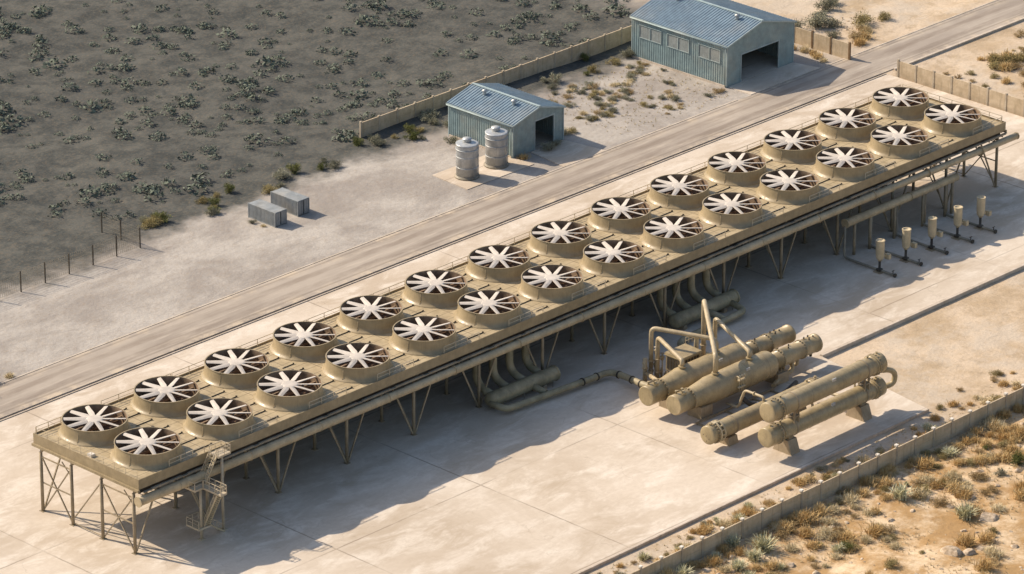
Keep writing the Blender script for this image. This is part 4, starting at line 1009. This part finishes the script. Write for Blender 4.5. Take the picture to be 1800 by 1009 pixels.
for x, y, v, s, lb in ((154.2, 67.6, 'straw', 1.6, 'straw clump at the right corner of the small shed'), (155.6, 67.0, 'olive', 1.2, 'olive shrub on bare ground right of the small shed'), (147.6, 64.2, 'grey', 1.5, 'grey bush in front of the small shed doorway'), (149.4, 64.8, 'grey', 1.2, 'lower grey bush beside the small shed doorway'), (141.6, 64.6, 'gold', 1.3, 'golden tuft at the near corner of the small shed'),
                       (139.0, 75.5, 'grey', 1.2, 'grey bush against the side of the small shed'), (138.6, 78.0, 'grey', 1.3, 'larger grey bush by the rear corner of the small shed'), (91.8, 76.0, 'grey', .8, 'small bush against the front container'), (92.1, 73.8, 'straw', .7, 'pale tuft against the front container'),
                       (23.0, 58.3, 'tan', 1.4, 'tan shrub at the left roadside'), (26.4, 58.2, 'straw', 1.1, 'straw tuft at the left roadside'), (20.2, 55.6, 'tan', 1.3, 'tan shrub spilling onto the road at the left'), (189.0, 84.8, 'grey', 1.8, 'grey bush at the rear corner of the large shed')):
    place(v, x, y, s, '', 'plants beside the sheds and the road', lb)
# --- scrubland behind the yard
DG = 'shrubs along the edge of the dark scrubland'
for i in range(45):
    x = rnd.uniform(66, 186); y = rnd.uniform(82.5, 89.4) if x < 138 or x > 153 else rnd.uniform(83, 89)
    place(rnd.choice(['grey', 'grey', 'green', 'olive']), x, y, rnd.uniform(.8, 1.7), 'along the edge of the dark scrubland', DG)
sc_m = MB(); r5 = random.Random(5)
for i in range(5600):
    x = r5.uniform(30, 330); y = r5.uniform(92, 300)
    if mnoise.noise(Vector((x * .04, y * .04, 8))) + r5.uniform(-.3, .6) < 0: continue
    if x > 214 and y < 110 and r5.random() < .8: continue
    if -.62 * (x - 30) + 85 > y + 40 or y > 190 + .0 * x: continue
    s = r5.uniform(.5, 1.7) * (1.5 if r5.random() < .12 else 1); z = gz(x, y)
    for k_ in range(46):
        a_ = r5.uniform(0, 6.28); e_ = r5.uniform(.05, 1.5); q_ = r5.uniform(.6, 1.05)
        d = Vector((math.cos(a_) * math.cos(e_), math.sin(a_) * math.cos(e_), .62 * math.sin(e_))) * s * q_
        ax = Vector((r5.gauss(0, 1), r5.gauss(0, 1), r5.gauss(.3, .5))).normalized(); sd = ax.cross(d.normalized() + Vector((r5.gauss(0, .5), r5.gauss(0, .5), .3))); sd = sd.normalized() if sd.length > .01 else ax.orthogonal(); l = .42 * s * r5.uniform(.6, 1.2)
        c = Vector((x, y, z)) + d; sc_m.add([c - ax * l / 2, c + sd * l * .25, c + ax * l / 2, c - sd * l * .25], [(0, 1, 2, 3)])
tag(sc_m.build('far_scrub', M['scrub_leaf'], norm=False), 'dense low scrub covering the land behind the yard', 'scrub', kind='stuff')
# --- fine dry litter and seedlings
lt = MB(); r6 = random.Random(6)
def litter(x, y, s):
    z = gz(x, y)
    for k_ in range(9):
        a = r6.uniform(0, 6.28); q = r6.uniform(.2, 1) * s * .7; h = s * r6.uniform(.4, 1)
        b0 = (x + r6.gauss(0, .06), y + r6.gauss(0, .06)); w_ = .03
        lt.add([(b0[0] - w_ * math.sin(a), b0[1] + w_ * math.cos(a), z - .03), (b0[0] + w_ * math.sin(a), b0[1] - w_ * math.cos(a), z - .03), (b0[0] + q * math.cos(a), b0[1] + q * math.sin(a), z + h)], [(0, 1, 2)])
for i in range(7000):
    x = r6.uniform(34, 150); y = -54.4 - r6.random() ** 1.2 * 38
    if y < -54 - (x - 30) * .72 - 6: continue
    if dens(x, y) + .4 - max(0, -62 - y) * .015 < r6.uniform(0, .5): continue
    litter(x, y, r6.uniform(.2, .65))
for i in range(500): litter(r6.uniform(34, 128), r6.uniform(-53.2, -46.8), r6.uniform(.15, .45))
for i in range(500): litter(r6.uniform(160, 188), r6.uniform(59, 82), r6.uniform(.15, .45))
tag(lt.build('ground_cover', M['straw'], norm=False), 'fine dry grass litter covering the ochre ground', 'ground cover', kind='stuff')
# protos that were never placed
for lst in protos.values():
    for o in lst:
        if o.name not in used and 'label' not in o:
            for c in list(o.children): bpy.data.objects.remove(c)
            bpy.data.objects.remove(o)
